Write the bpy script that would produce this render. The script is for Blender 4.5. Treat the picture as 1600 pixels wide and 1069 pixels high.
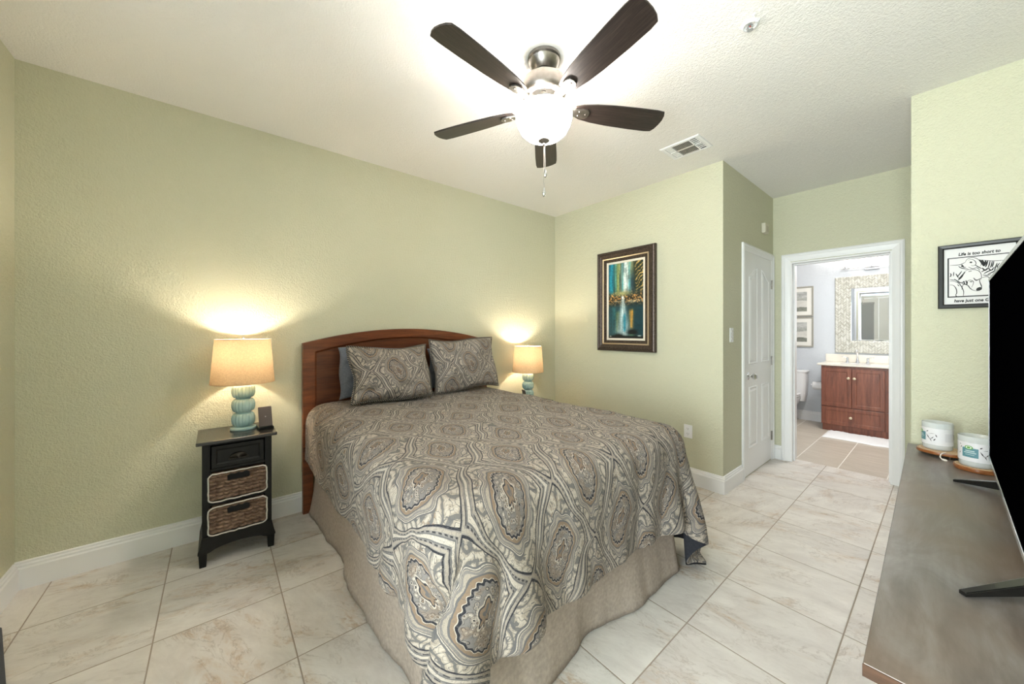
import bpy, bmesh, math, random
import numpy as np
from mathutils import Vector, Matrix

for _o in list(bpy.data.objects):
    bpy.data.objects.remove(_o)
SC = bpy.context.scene
COL = SC.collection
PI = math.pi
R = math.radians

# ------------------------------------------------------------------ camera
cam_d = bpy.data.cameras.new('camera')
cam = bpy.data.objects.new('camera', cam_d)
COL.objects.link(cam)
cam.location = (0, 0, 1.32)
cam.rotation_euler = (PI/2, 0, 0.881)
cam_d.sensor_width = 36
cam_d.lens = 559/1600*36
cam_d.shift_y = -16.5/1600
cam_d.clip_start = 0.02
SC.camera = cam

# ------------------------------------------------------------------ world, fill lights, exposure
W = bpy.data.worlds.new('sky')
SC.world = W
W.use_nodes = True
W.node_tree.nodes['Background'].inputs[0].default_value = (0.75, 0.87, 1.0, 1)
W.node_tree.nodes['Background'].inputs[1].default_value = 1.6
VS = SC.view_settings
VS.view_transform = 'Standard'
VS.look = 'None'
VS.gamma = 1.0
VS.use_curve_mapping = False
VS.exposure = 1.13

def lamp_light(name, kind, loc, energy, color, size=0.05, rot=(0, 0, 0), size_y=None):
    d = bpy.data.lights.new(name, kind)
    d.energy = energy
    d.color = color
    if kind == 'AREA':
        d.size = size
        if size_y:
            d.shape = 'RECTANGLE'
            d.size_y = size_y
    else:
        d.shadow_soft_size = size
    o = bpy.data.objects.new(name, d)
    o.location = loc
    o.rotation_euler = rot
    COL.objects.link(o)
    return o

FILL_E, FAN_E, LAMP_E, VAN_E = 120, 7.0, 8.5, 3.4
# added fill lights: one through an invented window, one under the bathroom ceiling
lamp_light('window_fill_light', 'AREA', (-0.17, -1.52, 1.25), FILL_E, (1.0, 0.98, 0.965), 1.3, (R(90+32), 0, 0), 1.9)
lamp_light('bathroom_fill_light', 'AREA', (-0.6, 5.4, 2.66), 17, (1.0, 0.97, 0.93), 0.5, (0, 0, 0), 0.5)  # added fill to brighten the bathroom, no ceiling fixture there

# ------------------------------------------------------------------ helpers: materials
def srgb(c):
    def f(v):
        v /= 255.0
        return v/12.92 if v <= 0.04045 else ((v+0.055)/1.055)**2.4
    return (f(c[0]), f(c[1]), f(c[2]), 1)

class NT:
    """a node tree with arithmetic helpers"""
    def __init__(s, name):
        s.mat = bpy.data.materials.new(name)
        s.mat.use_nodes = True
        s.t = s.mat.node_tree
        s.b = s.t.nodes['Principled BSDF']
        s.out = s.t.nodes['Material Output']
        s._tc = None
    def node(s, typ, **kw):
        n = s.t.nodes.new(typ)
        for k, v in kw.items():
            setattr(n, k, v)
        return n
    def put(s, sock, v):
        if isinstance(v, bpy.types.NodeSocket):
            s.t.links.new(v, sock)
        else:
            sock.default_value = v
    def m(s, op, a, b=None, c=None):
        n = s.node('ShaderNodeMath', operation=op)
        s.put(n.inputs[0], a)
        if b is not None: s.put(n.inputs[1], b)
        if c is not None: s.put(n.inputs[2], c)
        return n.outputs[0]
    def tc(s, kind='Object'):
        if s._tc is None: s._tc = s.node('ShaderNodeTexCoord')
        return s._tc.outputs[kind]
    def xyz(s, v):
        n = s.node('ShaderNodeSeparateXYZ'); s.put(n.inputs[0], v)
        return n.outputs[0], n.outputs[1], n.outputs[2]
    def comb(s, x, y, z=0.0):
        n = s.node('ShaderNodeCombineXYZ')
        s.put(n.inputs[0], x); s.put(n.inputs[1], y); s.put(n.inputs[2], z)
        return n.outputs[0]
    def mapv(s, v, scale=(1, 1, 1), loc=(0, 0, 0), rot=(0, 0, 0)):
        n = s.node('ShaderNodeMapping')
        s.put(n.inputs[0], v)
        n.inputs['Scale'].default_value = scale
        n.inputs['Location'].default_value = loc
        n.inputs['Rotation'].default_value = rot
        return n.outputs[0]
    def noise(s, v, scale, detail=3, rough=0.5, dist=0.0):
        n = s.node('ShaderNodeTexNoise')
        s.put(n.inputs['Vector'], v)
        n.inputs['Scale'].default_value = scale
        n.inputs['Detail'].default_value = detail
        n.inputs['Roughness'].default_value = rough
        n.inputs['Distortion'].default_value = dist
        return n.outputs[0]
    def voro(s, v, scale, feature='F1'):
        n = s.node('ShaderNodeTexVoronoi', feature=feature)
        s.put(n.inputs['Vector'], v)
        n.inputs['Scale'].default_value = scale
        return n.outputs[0]
    def ramp(s, f, stops, interp='LINEAR'):
        n = s.node('ShaderNodeValToRGB')
        n.color_ramp.interpolation = interp
        e = n.color_ramp.elements
        while len(e) < len(stops): e.new(0.5)
        for q, (p, c) in zip(e, stops):
            q.position = p
            q.color = srgb(c) if len(c) == 3 else c
        s.put(n.inputs[0], f)
        return n.outputs[0]
    def mix(s, f, a, b, mode='MIX'):
        n = s.node('ShaderNodeMix', data_type='RGBA', blend_type=mode)
        s.put(n.inputs[0], f)
        s.put(n.inputs[6], srgb(a) if isinstance(a, tuple) and len(a) == 3 else a)
        s.put(n.inputs[7], srgb(b) if isinstance(b, tuple) and len(b) == 3 else b)
        return n.outputs[2]
    def bump(s, h, strength=0.3, dist=0.01, normal=None):
        n = s.node('ShaderNodeBump')
        n.inputs['Strength'].default_value = strength
        n.inputs['Distance'].default_value = dist
        s.put(n.inputs['Height'], h)
        if normal is not None: s.put(n.inputs['Normal'], normal)
        s.put(s.b.inputs['Normal'], n.outputs[0])
        return n.outputs[0]
    def color(s, c): s.put(s.b.inputs['Base Color'], srgb(c) if isinstance(c, tuple) and len(c) == 3 else c)
    def rough(s, r): s.put(s.b.inputs['Roughness'], r)
    def spec(s, v): s.b.inputs['Specular IOR Level'].default_value = v

def plain(name, c, rough=0.5, metal=0.0, spec=0.5, bump=None, var=0.0):
    """a paint or plastic with a faint procedural unevenness"""
    n = NT(name)
    if var > 0:
        f = n.noise(n.tc(), 7, 4)
        lo = tuple(max(0, int(v*(1-var))) for v in c); hi = tuple(min(255, int(v*(1+var))) for v in c)
        n.color(n.ramp(f, [(0.3, lo), (0.7, hi)]))
    else:
        n.color(c)
    n.rough(rough); n.spec(spec)
    n.b.inputs['Metallic'].default_value = metal
    if bump:
        n.bump(n.noise(n.tc(), bump[0], 3), bump[1], bump[2])
    return n.mat

def wall_paint(name, c, scale=95, strength=0.55, dist=0.004, rough=0.6):
    n = NT(name)
    v = n.tc()
    a = n.noise(v, scale, 2, 0.55, 0.4)
    b = n.noise(v, scale*0.42, 2, 0.5)
    h = n.m('SMOOTH_MAX', n.m('SUBTRACT', a, 0.47), n.m('SUBTRACT', b, 0.53), 0.06)
    n.color(n.mix(n.noise(v, 1.3, 2), tuple(int(q*0.985) for q in c), c))
    n.rough(rough); n.spec(0.35)
    n.bump(h, strength, dist*6)
    return n.mat

def wood(name, dark, mid, light, scale=3.0, axis='X', rough=0.4, stretch=14, coat=0.0):
    n = NT(name)
    sc = {'X': (1, stretch, stretch), 'Y': (stretch, 1, stretch), 'Z': (stretch, stretch, 1)}[axis]
    v = n.mapv(n.tc(), sc)
    a = n.noise(v, scale, 6, 0.6, 0.8)
    b = n.noise(v, scale*6, 3, 0.6)
    f = n.m('ADD', n.m('MULTIPLY', a, 0.75), n.m('MULTIPLY', b, 0.25))
    n.color(n.ramp(f, [(0.32, dark), (0.5, mid), (0.68, light)]))
    n.rough(rough)
    n.bump(f, 0.15, 0.002)
    if coat: n.b.inputs['Coat Weight'].default_value = coat
    return n.mat

def tile_floor(name, sx, sy, ox, oy, grout_w, base_lo, base_hi, vein, dark, grout, streak=False, rough=0.32):
    n = NT(name)
    x, y, z = n.xyz(n.tc())
    u = n.m('DIVIDE', n.m('SUBTRACT', x, ox), sx)
    v = n.m('DIVIDE', n.m('SUBTRACT', y, oy), sy)
    iu = n.m('FLOOR', u); iv = n.m('FLOOR', v)
    fu = n.m('SUBTRACT', u, iu); fv = n.m('SUBTRACT', v, iv)
    du = n.m('MULTIPLY', n.m('MINIMUM', fu, n.m('SUBTRACT', 1.0, fu)), sx)
    dv = n.m('MULTIPLY', n.m('MINIMUM', fv, n.m('SUBTRACT', 1.0, fv)), sy)
    d = n.m('MINIMUM', du, dv)
    g = n.m('LESS_THAN', d, grout_w*0.5)
    wn = n.node('ShaderNodeTexWhiteNoise', noise_dimensions='2D')
    n.put(wn.inputs['Vector'], n.comb(iu, iv))
    rv = wn.outputs['Value']
    off = n.m('MULTIPLY', rv, 37.0)
    flip = n.m('GREATER_THAN', n.m('FRACT', n.m('MULTIPLY', rv, 13.7)), 0.62)
    if streak:
        vv = n.comb(n.m('ADD', n.m('MULTIPLY', x, 1.2), off), n.m('MULTIPLY', y, 14.0), off)
    else:
        ax = n.m('ADD', n.m('MULTIPLY', n.m('SUBTRACT', 1.0, flip), x), n.m('MULTIPLY', flip, y))
        ay = n.m('ADD', n.m('MULTIPLY', n.m('SUBTRACT', 1.0, flip), y), n.m('MULTIPLY', flip, x))
        vv = n.comb(n.m('ADD', n.m('MULTIPLY', n.m('ADD', ax, n.m('MULTIPLY', ay, 0.35)), 0.9), off), n.m('MULTIPLY', n.m('SUBTRACT', ay, n.m('MULTIPLY', ax, 0.35)), 2.1), off)
    cloud = n.noise(vv, 3.2, 6, 0.62, 0.6)
    fine = n.noise(vv, 16, 6, 0.7, 1.2)
    col = n.ramp(n.m('ADD', n.m('MULTIPLY', cloud, 0.7), n.m('MULTIPLY', fine, 0.3)), [(0.35, base_lo), (0.62, base_hi)])
    patch = n.ramp(n.m('MULTIPLY', n.ramp(n.noise(vv, 2.6, 4, 0.6, 0.7), [(0.53, (0, 0, 0)), (0.70, (255, 255, 255))]),
                       n.ramp(fine, [(0.42, (0, 0, 0)), (0.62, (255, 255, 255))])), [(0.0, (0, 0, 0)), (0.8, (225, 225, 225))])
    col = n.mix(patch, col, vein)
    crack = n.m('ABSOLUTE', n.m('SUBTRACT', n.noise(vv, 3.4, 8, 0.68, 1.5), 0.5))
    near = n.ramp(n.noise(vv, 2.6, 4, 0.6, 0.7), [(0.43, (0, 0, 0)), (0.55, (230, 230, 230))])
    line = n.m('MULTIPLY', n.ramp(crack, [(0.0, (190, 190, 190)), (0.022, (0, 0, 0))]), near)
    col = n.mix(line, col, dark)
    col = n.mix(n.m('MULTIPLY', rv, 0.12), col, tuple(int(q*0.9) for q in base_lo))
    col = n.mix(g, col, grout)
    n.color(col)
    n.rough(n.m('ADD', n.m('MULTIPLY', g, 0.5), n.m('ADD', rough, n.m('MULTIPLY', fine, 0.12))))
    hgt = n.m('ADD', n.m('MULTIPLY', n.m('MINIMUM', d, grout_w), 1.0/grout_w*0.7), n.m('MULTIPLY', fine, 0.06))
    n.bump(hgt, 0.5, 0.003)
    return n.mat

def damask(name, a=0.40, b=0.47, rot=0.0):
    """ogee lattice of scalloped medallions with paisley scrolls between, drawn in metres on the UV map"""
    n = NT(name)
    m = n.m
    uv = n.mapv(n.tc('UV'), rot=(0, 0, rot))
    u, v, _ = n.xyz(uv)
    wx = m('MULTIPLY', m('SUBTRACT', n.noise(uv, 8, 1), 0.5), 0.07)
    wy = m('MULTIPLY', m('SUBTRACT', n.noise(n.mapv(uv, loc=(7, 3, 0)), 8, 1), 0.5), 0.07)
    U = m('ADD', m('DIVIDE', u, a), wx); V0 = m('ADD', m('DIVIDE', v, b), wy)
    U = m('ADD', U, m('MULTIPLY', m('SINE', m('MULTIPLY', V0, 4*PI)), 0.028)); V = m('ADD', V0, m('MULTIPLY', m('SINE', m('MULTIPLY', U, 4*PI)), 0.022))
    def cell(o):
        x = m('SUBTRACT', m('FRACT', m('ADD', U, o)), 0.5)
        y = m('SUBTRACT', m('FRACT', m('ADD', V, o)), 0.5)
        xs = m('MULTIPLY', x, m('ADD', 1.22, m('MULTIPLY', m('ABSOLUTE', y), 1.3)))
        d = m('SQRT', m('ADD', m('MULTIPLY', xs, xs), m('MULTIPLY', y, y)))
        return d, m('ARCTAN2', y, xs), x, y
    dA, tA, xA, yA = cell(0.0); dB, tB, xB, yB = cell(0.5)
    sel = m('LESS_THAN', dB, dA); ns = m('SUBTRACT', 1.0, sel)
    pick = lambda p, q: m('ADD', m('MULTIPLY', sel, q), m('MULTIPLY', ns, p))
    d = m('MINIMUM', dA, dB); th = pick(tA, tB); lx = pick(xA, xB); ly = pick(yA, yB)
    edge = m('ABSOLUTE', m('SUBTRACT', dA, dB))
    BE, LB, GR, DK, TN, MG = (153, 142, 129), (177, 166, 153), (92, 90, 90), (38, 38, 44), (128, 108, 90), (120, 114, 111)
    wave = lambda k, amp, ph=0.0: m('MULTIPLY', m('SINE', m('ADD', m('MULTIPLY', th, k), ph)), amp)
    # --- field between the medallions: scrolls = concentric rings round scattered points, broken by contour lines
    vor = n.node('ShaderNodeTexVoronoi', feature='F1'); n.put(vor.inputs['Vector'], n.mapv(uv, (1, 0.8, 1))); vor.inputs['Scale'].default_value = 13.0
    vor.inputs['Randomness'].default_value = 0.85
    vd = vor.outputs['Distance']
    rings = m('SINE', m('ADD', m('MULTIPLY', vd, 30.0), m('MULTIPLY', n.noise(uv, 30, 2), 7.0)))
    f1 = n.noise(uv, 17, 2, 0.5, 0.8)
    cont = m('ABSOLUTE', m('SINE', m('MULTIPLY', f1, 26.0)))
    c = n.mix(m('MULTIPLY', m('GREATER_THAN', rings, 0.35), 0.75), BE, LB)
    c = n.mix(m('MULTIPLY', m('LESS_THAN', rings, -0.62), 0.85), c, GR)
    c = n.mix(m('MULTIPLY', m('LESS_THAN', cont, 0.22), 0.9), c, GR)
    c = n.mix(m('MULTIPLY', m('LESS_THAN', vd, 0.10), 0.9), c, TN)
    fine = n.voro(uv, 120)
    tanz = m('GREATER_THAN', n.noise(n.mapv(uv, loc=(3, 9, 0)), 9, 2), 0.58)
    c = n.mix(m('MULTIPLY', m('MULTIPLY', tanz, m('LESS_THAN', fine, 0.34)), 0.7), c, TN)
    # --- ogee straps: rounded bands following the lattice, with dashes
    band = lambda e, c0, w: m('LESS_THAN', m('ABSOLUTE', m('SUBTRACT', e, c0)), w)
    eg = m('ADD', edge, m('MULTIPLY', m('SUBTRACT', n.noise(uv, 26, 1), 0.5), 0.022))
    strap = m('LESS_THAN', eg, 0.135)
    c = n.mix(m('MULTIPLY', strap, 0.8), c, MG)
    c = n.mix(m('MULTIPLY', band(eg, 0.095, 0.018), 0.8), c, BE)
    c = n.mix(m('MULTIPLY', band(eg, 0.135, 0.012), 1.0), c, DK)
    c = n.mix(m('MULTIPLY', band(eg, 0.012, 0.014), 0.9), c, LB)
    c = n.mix(m('MULTIPLY', band(eg, 0.036, 0.009), 0.9), c, GR)
    dash = m('MULTIPLY', band(eg, 0.062, 0.010), m('GREATER_THAN', m('SINE', m('MULTIPLY', m('ADD', lx, m('MULTIPLY', ly, 0.6)), 150.0)), -0.2))
    c = n.mix(m('MULTIPLY', dash, 0.9), c, DK)
    # --- collar of lobes round each medallion
    lob = m('ADD', d, m('ADD', wave(9.0, 0.016), wave(5.0, 0.010, 1.0)))
    c = n.mix(m('LESS_THAN', lob, 0.318), c, GR)
    c = n.mix(m('LESS_THAN', lob, 0.304), c, LB)
    c = n.mix(m('LESS_THAN', lob, 0.296), c, GR)
    c = n.mix(m('LESS_THAN', lob, 0.289), c, BE)
    c = n.mix(m('LESS_THAN', lob, 0.282), c, MG)
    c = n.mix(m('LESS_THAN', lob, 0.262), c, BE)
    c = n.mix(m('LESS_THAN', m('ADD', d, wave(9.0, 0.006)), 0.245), c, GR)
    c = n.mix(m('LESS_THAN', m('ADD', d, wave(9.0, 0.003)), 0.232), c, TN)
    sc = m('ADD', d, m('ADD', wave(22.0, 0.007), m('MULTIPLY', m('SUBTRACT', n.noise(uv, 60, 1), 0.5), 0.012)))
    c = n.mix(m('LESS_THAN', sc, 0.206), c, LB)
    c = n.mix(m('LESS_THAN', sc, 0.200), c, DK)
    c = n.mix(m('LESS_THAN', sc, 0.182), c, MG)
    # --- the flower inside: small petals outlined in dark and cream
    inm = m('LESS_THAN', sc, 0.176)
    v3 = n.voro(n.mapv(uv, (1.15, 0.9, 1)), 78)
    pr = m('ADD', v3, m('MULTIPLY', m('SUBTRACT', n.noise(uv, 90, 1), 0.5), 0.30))
    pet = n.ramp(pr, [(0.0, TN), (0.16, DK), (0.25, LB), (0.36, MG), (0.46, BE), (0.54, DK), (0.60, MG)], 'CONSTANT')
    pet = n.mix(m('MULTIPLY', m('GREATER_THAN', n.noise(uv, 22, 1), 0.55), 0.4), pet, TN)
    c = n.mix(inm, c, pet)
    heart = m('ADD', m('SQRT', m('ADD', m('MULTIPLY', m('MULTIPLY', lx, lx), 1.6), m('MULTIPLY', m('ADD', ly, 0.03), m('ADD', ly, 0.03)))), wave(6.0, 0.012))
    c = n.mix(m('LESS_THAN', heart, 0.078), c, LB)
    c = n.mix(m('LESS_THAN', heart, 0.066), c, DK)
    c = n.mix(m('LESS_THAN', heart, 0.054), c, TN)
    c = n.mix(m('LESS_THAN', heart, 0.024), c, GR)
    thread = m('ABSOLUTE', m('SINE', m('MULTIPLY', n.noise(uv, 44, 2, 0.5, 0.5), 30.0)))
    c = n.mix(m('MULTIPLY', m('LESS_THAN', thread, 0.30), 0.45), c, GR)
    n.color(c)
    n.rough(0.75); n.spec(0.2)
    n.b.inputs['Sheen Weight'].default_value = 0.04
    n.bump(m('ADD', n.noise(uv, 9, 3), m('MULTIPLY', f1, 0.12)), 0.5, 0.012)
    return n.mat

def weave_cloth(name, c, scale=420, rough=0.85):
    n = NT(name)
    v = n.tc()
    f = n.noise(v, scale*0.25, 3)
    n.color(n.ramp(f, [(0.25, tuple(int(q*0.9) for q in c)), (0.75, tuple(min(255, int(q*1.06)) for q in c))]))
    n.rough(rough); n.spec(0.15)
    n.bump(n.noise(v, scale*3, 2), 0.08, 0.001)
    return n.mat

def brushed(name, c, rough=0.28):
    n = NT(name)
    v = n.tc()
    f = n.noise(v, 40, 3)
    n.color(n.ramp(f, [(0.3, tuple(int(q*0.88) for q in c)), (0.7, c)]))
    n.b.inputs['Metallic'].default_value = 1.0
    n.rough(n.m('ADD', rough-0.06, n.m('MULTIPLY', f, 0.14)))
    return n.mat

def glow(name, c, strength, base=(255, 250, 240)):
    n = NT(name)
    n.color(base); n.rough(0.25)
    n.b.inputs['Emission Color'].default_value = srgb(c)
    n.b.inputs['Emission Strength'].default_value = strength
    return n.mat

def thin_glass(name, tint=(240, 246, 246), refl=0.09):
    n = NT(name)
    tr = n.node('ShaderNodeBsdfTransparent'); tr.inputs[0].default_value = srgb(tint)
    gl = n.node('ShaderNodeBsdfGlossy'); gl.inputs['Roughness'].default_value = 0.02
    lw = n.node('ShaderNodeLayerWeight'); lw.inputs[0].default_value = 0.25
    mx = n.node('ShaderNodeMixShader')
    n.put(mx.inputs[0], n.m('MINIMUM', n.m('ADD', n.m('MULTIPLY', lw.outputs['Fresnel'], 0.8), refl*0.3), 1.0))
    n.put(mx.inputs[1], tr.outputs[0]); n.put(mx.inputs[2], gl.outputs[0])
    n.put(n.out.inputs[0], mx.outputs[0])
    return n.mat

def lampshade_cloth(name, c, trans):
    n = NT(name)
    v = n.mapv(n.tc(), (1, 1, 1))
    f = n.noise(v, 130, 3, 0.6)
    col = n.ramp(f, [(0.3, tuple(int(q*0.9) for q in c)), (0.7, c)])
    df = n.node('ShaderNodeBsdfDiffuse'); n.put(df.inputs[0], col)
    tl = n.node('ShaderNodeBsdfTranslucent'); n.put(tl.inputs[0], col)
    mx = n.node('ShaderNodeMixShader'); mx.inputs[0].default_value = trans
    n.put(mx.inputs[1], df.outputs[0]); n.put(mx.inputs[2], tl.outputs[0])
    n.put(n.out.inputs[0], mx.outputs[0])
    return n.mat

def vcol(name, rough=0.5, layer='paint'):
    n = NT(name)
    a = n.node('ShaderNodeAttribute', attribute_name=layer)
    n.color(a.outputs['Color']); n.rough(rough)
    return n.mat

# ------------------------------------------------------------------ helpers: geometry
class MB:
    """collects shapes into one mesh"""
    def __init__(s): s.v = []; s.f = []
    def add(s, V, F):
        o = len(s.v); s.v += [tuple(p) for p in V]; s.f += [tuple(i+o for i in q) for q in F]
        return s
    def box(s, x0, x1, y0, y1, z0, z1):
        V = [(x, y, z) for x in (x0, x1) for y in (y0, y1) for z in (z0, z1)]
        return s.add(V, [(0, 1, 3, 2), (4, 6, 7, 5), (0, 4, 5, 1), (2, 3, 7, 6), (0, 2, 6, 4), (1, 5, 7, 3)])
    def tbox(s, b0, b1, z0, z1):
        """box whose bottom rect b0 and top rect b1 = (x0,x1,y0,y1) differ"""
        V = []
        for (a, b, c, d), z in ((b0, z0), (b1, z1)):
            V += [(a, c, z), (b, c, z), (b, d, z), (a, d, z)]
        return s.add(V, [(3, 2, 1, 0), (4, 5, 6, 7), (0, 1, 5, 4), (1, 2, 6, 5), (2, 3, 7, 6), (3, 0, 4, 7)])
    def lathe(s, prof, seg=32, c=(0, 0, 0), flute=None, axis='Z', close=False):
        V = []; F = []
        n = len(prof)
        for k in range(seg):
            a = 2*PI*k/seg
            for i, (r, z) in enumerate(prof):
                rr = r*(flute(a, i, z) if flute else 1)
                p = (rr*math.cos(a), rr*math.sin(a), z)
                if axis == 'X': p = (p[2], p[0], p[1])
                if axis == 'Y': p = (p[0], p[2], p[1])
                V.append((p[0]+c[0], p[1]+c[1], p[2]+c[2]))
        for k in range(seg):
            q = (k+1) % seg
            for i in range(n-1):
                F.append((k*n+i, q*n+i, q*n+i+1, k*n+i+1))
        if prof[0][0] > 1e-5 and close: F.append(tuple(k*n for k in range(seg))[::-1])
        if prof[-1][0] > 1e-5 and close: F.append(tuple(k*n+n-1 for k in range(seg)))
        return s.add(V, F)
    def cyl(s, r, z0, z1, c=(0, 0, 0), seg=24, axis='Z', r1=None):
        return s.lathe([(r, z0), (r1 if r1 is not None else r, z1)], seg, c, None, axis, True)
    def tube(s, pts, r, seg=8):
        pts = [Vector(p) for p in pts]; n = len(pts)
        rs = r if isinstance(r, (list, tuple)) else [r]*n
        V = []; F = []
        up = None
        for i in range(n):
            t = (pts[min(i+1, n-1)]-pts[max(i-1, 0)]).normalized()
            if up is None:
                up = Vector((0, 0, 1)) if abs(t.z) < 0.9 else Vector((1, 0, 0))
            a = t.cross(up).normalized(); b = a.cross(t).normalized(); up = b
            for k in range(seg):
                w = 2*PI*k/seg
                V.append(pts[i]+(a*math.cos(w)+b*math.sin(w))*rs[i])
        for i in range(n-1):
            for k in range(seg):
                q = (k+1) % seg
                F.append((i*seg+k, i*seg+q, (i+1)*seg+q, (i+1)*seg+k))
        F.append(tuple(range(seg))[::-1]); F.append(tuple((n-1)*seg+k for k in range(seg)))
        return s.add(V, F)
    def prism(s, poly, d0, d1, plane='XZ'):
        """poly in a plane, pushed between d0 and d1 along the plane's normal"""
        def P(a, b, d): return {'XZ': (a, d, b), 'XY': (a, b, d), 'YZ': (d, a, b)}[plane]
        n = len(poly)
        V = [P(a, b, d0) for a, b in poly]+[P(a, b, d1) for a, b in poly]
        F = [tuple(range(n)), tuple(range(n, 2*n))[::-1]]+[(i, (i+1) % n, n+(i+1) % n, n+i) for i in range(n)]
        return s.add(V, F)
    def frame(s, x0, x1, z0, z1, prof, y=0.0):
        """mitred moulding round a rectangle in XZ; prof = [(inset, forward)], forward is -Y"""
        rings = []
        for ins, fw in prof:
            rings.append([(x0+ins, y-fw, z0+ins), (x1-ins, y-fw, z0+ins), (x1-ins, y-fw, z1-ins), (x0+ins, y-fw, z1-ins)])
        V = [p for r_ in rings for p in r_]; F = []
        for i in range(len(rings)-1):
            for k in range(4):
                q = (k+1) % 4
                F.append((i*4+k, i*4+q, (i+1)*4+q, (i+1)*4+k))
        return s.add(V, F)
    def grid(s, G, closed=False):
        n = len(G); m = len(G[0])
        V = [tuple(p) for row in G for p in row]
        F = [(i*m+j, i*m+(j+1) % m, (i+1)*m+(j+1) % m, (i+1)*m+j) for i in range(n-1) for j in range(m if closed else m-1)]
        return s.add(V, F)
    def ball(s, c, rx, ry=None, rz=None, seg=16, rings=10):
        ry = ry or rx; rz = rz or rx
        prof = [(math.sin(PI*i/rings), -math.cos(PI*i/rings)) for i in range(rings+1)]
        o = len(s.v)
        s.lathe(prof, seg)
        s.v[o:] = [(c[0]+p[0]*rx, c[1]+p[1]*ry, c[2]+p[2]*rz) for p in s.v[o:]]
        return s
    def build(s, name, mat, parent=None, smooth=None, bevel=0.0, seg=2, loc=(0, 0, 0), rotz=0.0, recalc=True):
        me = bpy.data.meshes.new(name)
        me.from_pydata(s.v, [], s.f)
        bm = bmesh.new(); bm.from_mesh(me)
        bmesh.ops.remove_doubles(bm, verts=bm.verts, dist=1e-6)
        if recalc: bmesh.ops.recalc_face_normals(bm, faces=bm.faces)
        ang = R(smooth if smooth else 0)
        for f in bm.faces: f.smooth = bool(smooth)
        if smooth:
            for e in bm.edges:
                if len(e.link_faces) == 2 and e.calc_face_angle(0) > ang: e.smooth = False
        bm.to_mesh(me); bm.free()
        if mat: me.materials.append(mat)
        o = bpy.data.objects.new(name, me)
        COL.objects.link(o)
        if parent: o.parent = parent
        o.location = loc; o.rotation_euler = (0, 0, rotz)
        if bevel:
            b = o.modifiers.new('bevel', 'BEVEL'); b.width = bevel; b.segments = seg; b.limit_method = 'ANGLE'; b.angle_limit = R(40)
        return o

def tag(o, label, cat, group=None, kind=None):
    o['label'] = label; o['category'] = cat
    if group: o['group'] = group
    if kind: o['kind'] = kind
    return o

def thing(name, label, cat, loc=(0, 0, 0), rotz=0.0, group=None):
    o = bpy.data.objects.new(name, None); COL.objects.link(o)
    o.empty_display_size = 0.05
    o.location = loc; o.rotation_euler = (0, 0, rotz)
    return tag(o, label, cat, group)

def struct(o, label=None, cat=None):
    o['kind'] = 'structure'
    if label: o['label'] = label
    if cat: o['category'] = cat
    return o

def text_mb(body, size, shear=0.0):
    cu = bpy.data.curves.new('lettering', 'FONT')
    cu.body = body; cu.size = size; cu.shear = shear; cu.extrude = 0.0004; cu.offset = 0.0007; cu.resolution_u = 3
    o = bpy.data.objects.new('lettering', cu); COL.objects.link(o)
    bpy.context.view_layer.update()
    me = bpy.data.meshes.new_from_object(o.evaluated_get(bpy.context.evaluated_depsgraph_get()))
    V = [tuple(v.co) for v in me.vertices]; F = [tuple(p.vertices) for p in me.polygons]
    bpy.data.objects.remove(o)
    return V, F

def paint_mesh(name, img, x0, x1, z0, z1, y, mat, parent):
    """a picture surface; img is rows (top first) x cols x rgb in 0..255"""
    img = np.asarray(img, float)
    n, m, _ = img.shape
    mb = MB()
    mb.grid([[(x0+(x1-x0)*j/(m-1), y, z1+(z0-z1)*i/(n-1)) for j in range(m)] for i in range(n)])
    o = mb.build(name, mat, parent)
    me = o.data
    at = me.attributes.new('paint', 'FLOAT_COLOR', 'POINT')
    for i, v in enumerate(me.vertices):
        jj = round((v.co.x-x0)/(x1-x0)*(m-1)); ii = round((v.co.z-z1)/(z0-z1)*(n-1))
        at.data[i].color = srgb(img[ii, jj])
    return o

# ------------------------------------------------------------------ materials
GREEN = wall_paint('sage_green_wall_paint', (204, 203, 178), 95, 0.36)
CEIL = wall_paint('white_textured_ceiling', (236, 234, 230), 120, 0.34, 0.004, 0.8)
BATHW = wall_paint('pale_blue_grey_bathroom_paint', (209, 213, 218), 95, 0.2)
WHITE = plain('white_gloss_trim', (236, 236, 237), 0.35)
WHITE_DOOR = plain('white_door_paint', (234, 234, 235), 0.42, bump=(9, 0.04, 0.004))
TILE = tile_floor('beige_marble_tile', 0.463, 0.463, -0.283, 0.253, 0.005, (202, 195, 189), (226, 221, 215), (180, 150, 118), (124, 102, 82), (160, 147, 134))
TILE_B = tile_floor('bathroom_plank_tile', 0.33, 1.35, -0.992, 4.45, 0.007, (176, 165, 150), (206, 196, 182), (186, 172, 152), (150, 135, 118), (232, 228, 220), streak=True)
STEEL = brushed('brushed_nickel', (158, 153, 148), 0.3)
CHROME = plain('polished_chrome', (225, 226, 228), 0.1, 1.0)
DARKMETAL = plain('dark_oil_bronze', (58, 54, 50), 0.35, 0.9)
BLACK = plain('black_gloss_plastic', (14, 14, 15), 0.2)
SCREEN = plain('switched_off_screen', (2, 2, 3), 0.6, 0, 0.0)
BLACKWOOD = plain('black_painted_wood', (17, 16, 16), 0.5, 0, 0.3, (60, 0.08, 0.002))
CHERRY = wood('cherry_brown_wood', (72, 35, 18), (106, 56, 30), (134, 76, 42), 2.2, 'Y', 0.33, 12, 0.2)
CHERRY_Z = wood('cherry_cabinet_wood', (92, 48, 32), (122, 68, 48), (146, 88, 64), 2.5, 'Z', 0.32, 12, 0.15)
WALNUT = wood('dark_walnut_veneer', (20, 15, 14), (38, 30, 27), (62, 50, 45), 5, 'X', 0.35, 16)
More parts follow.
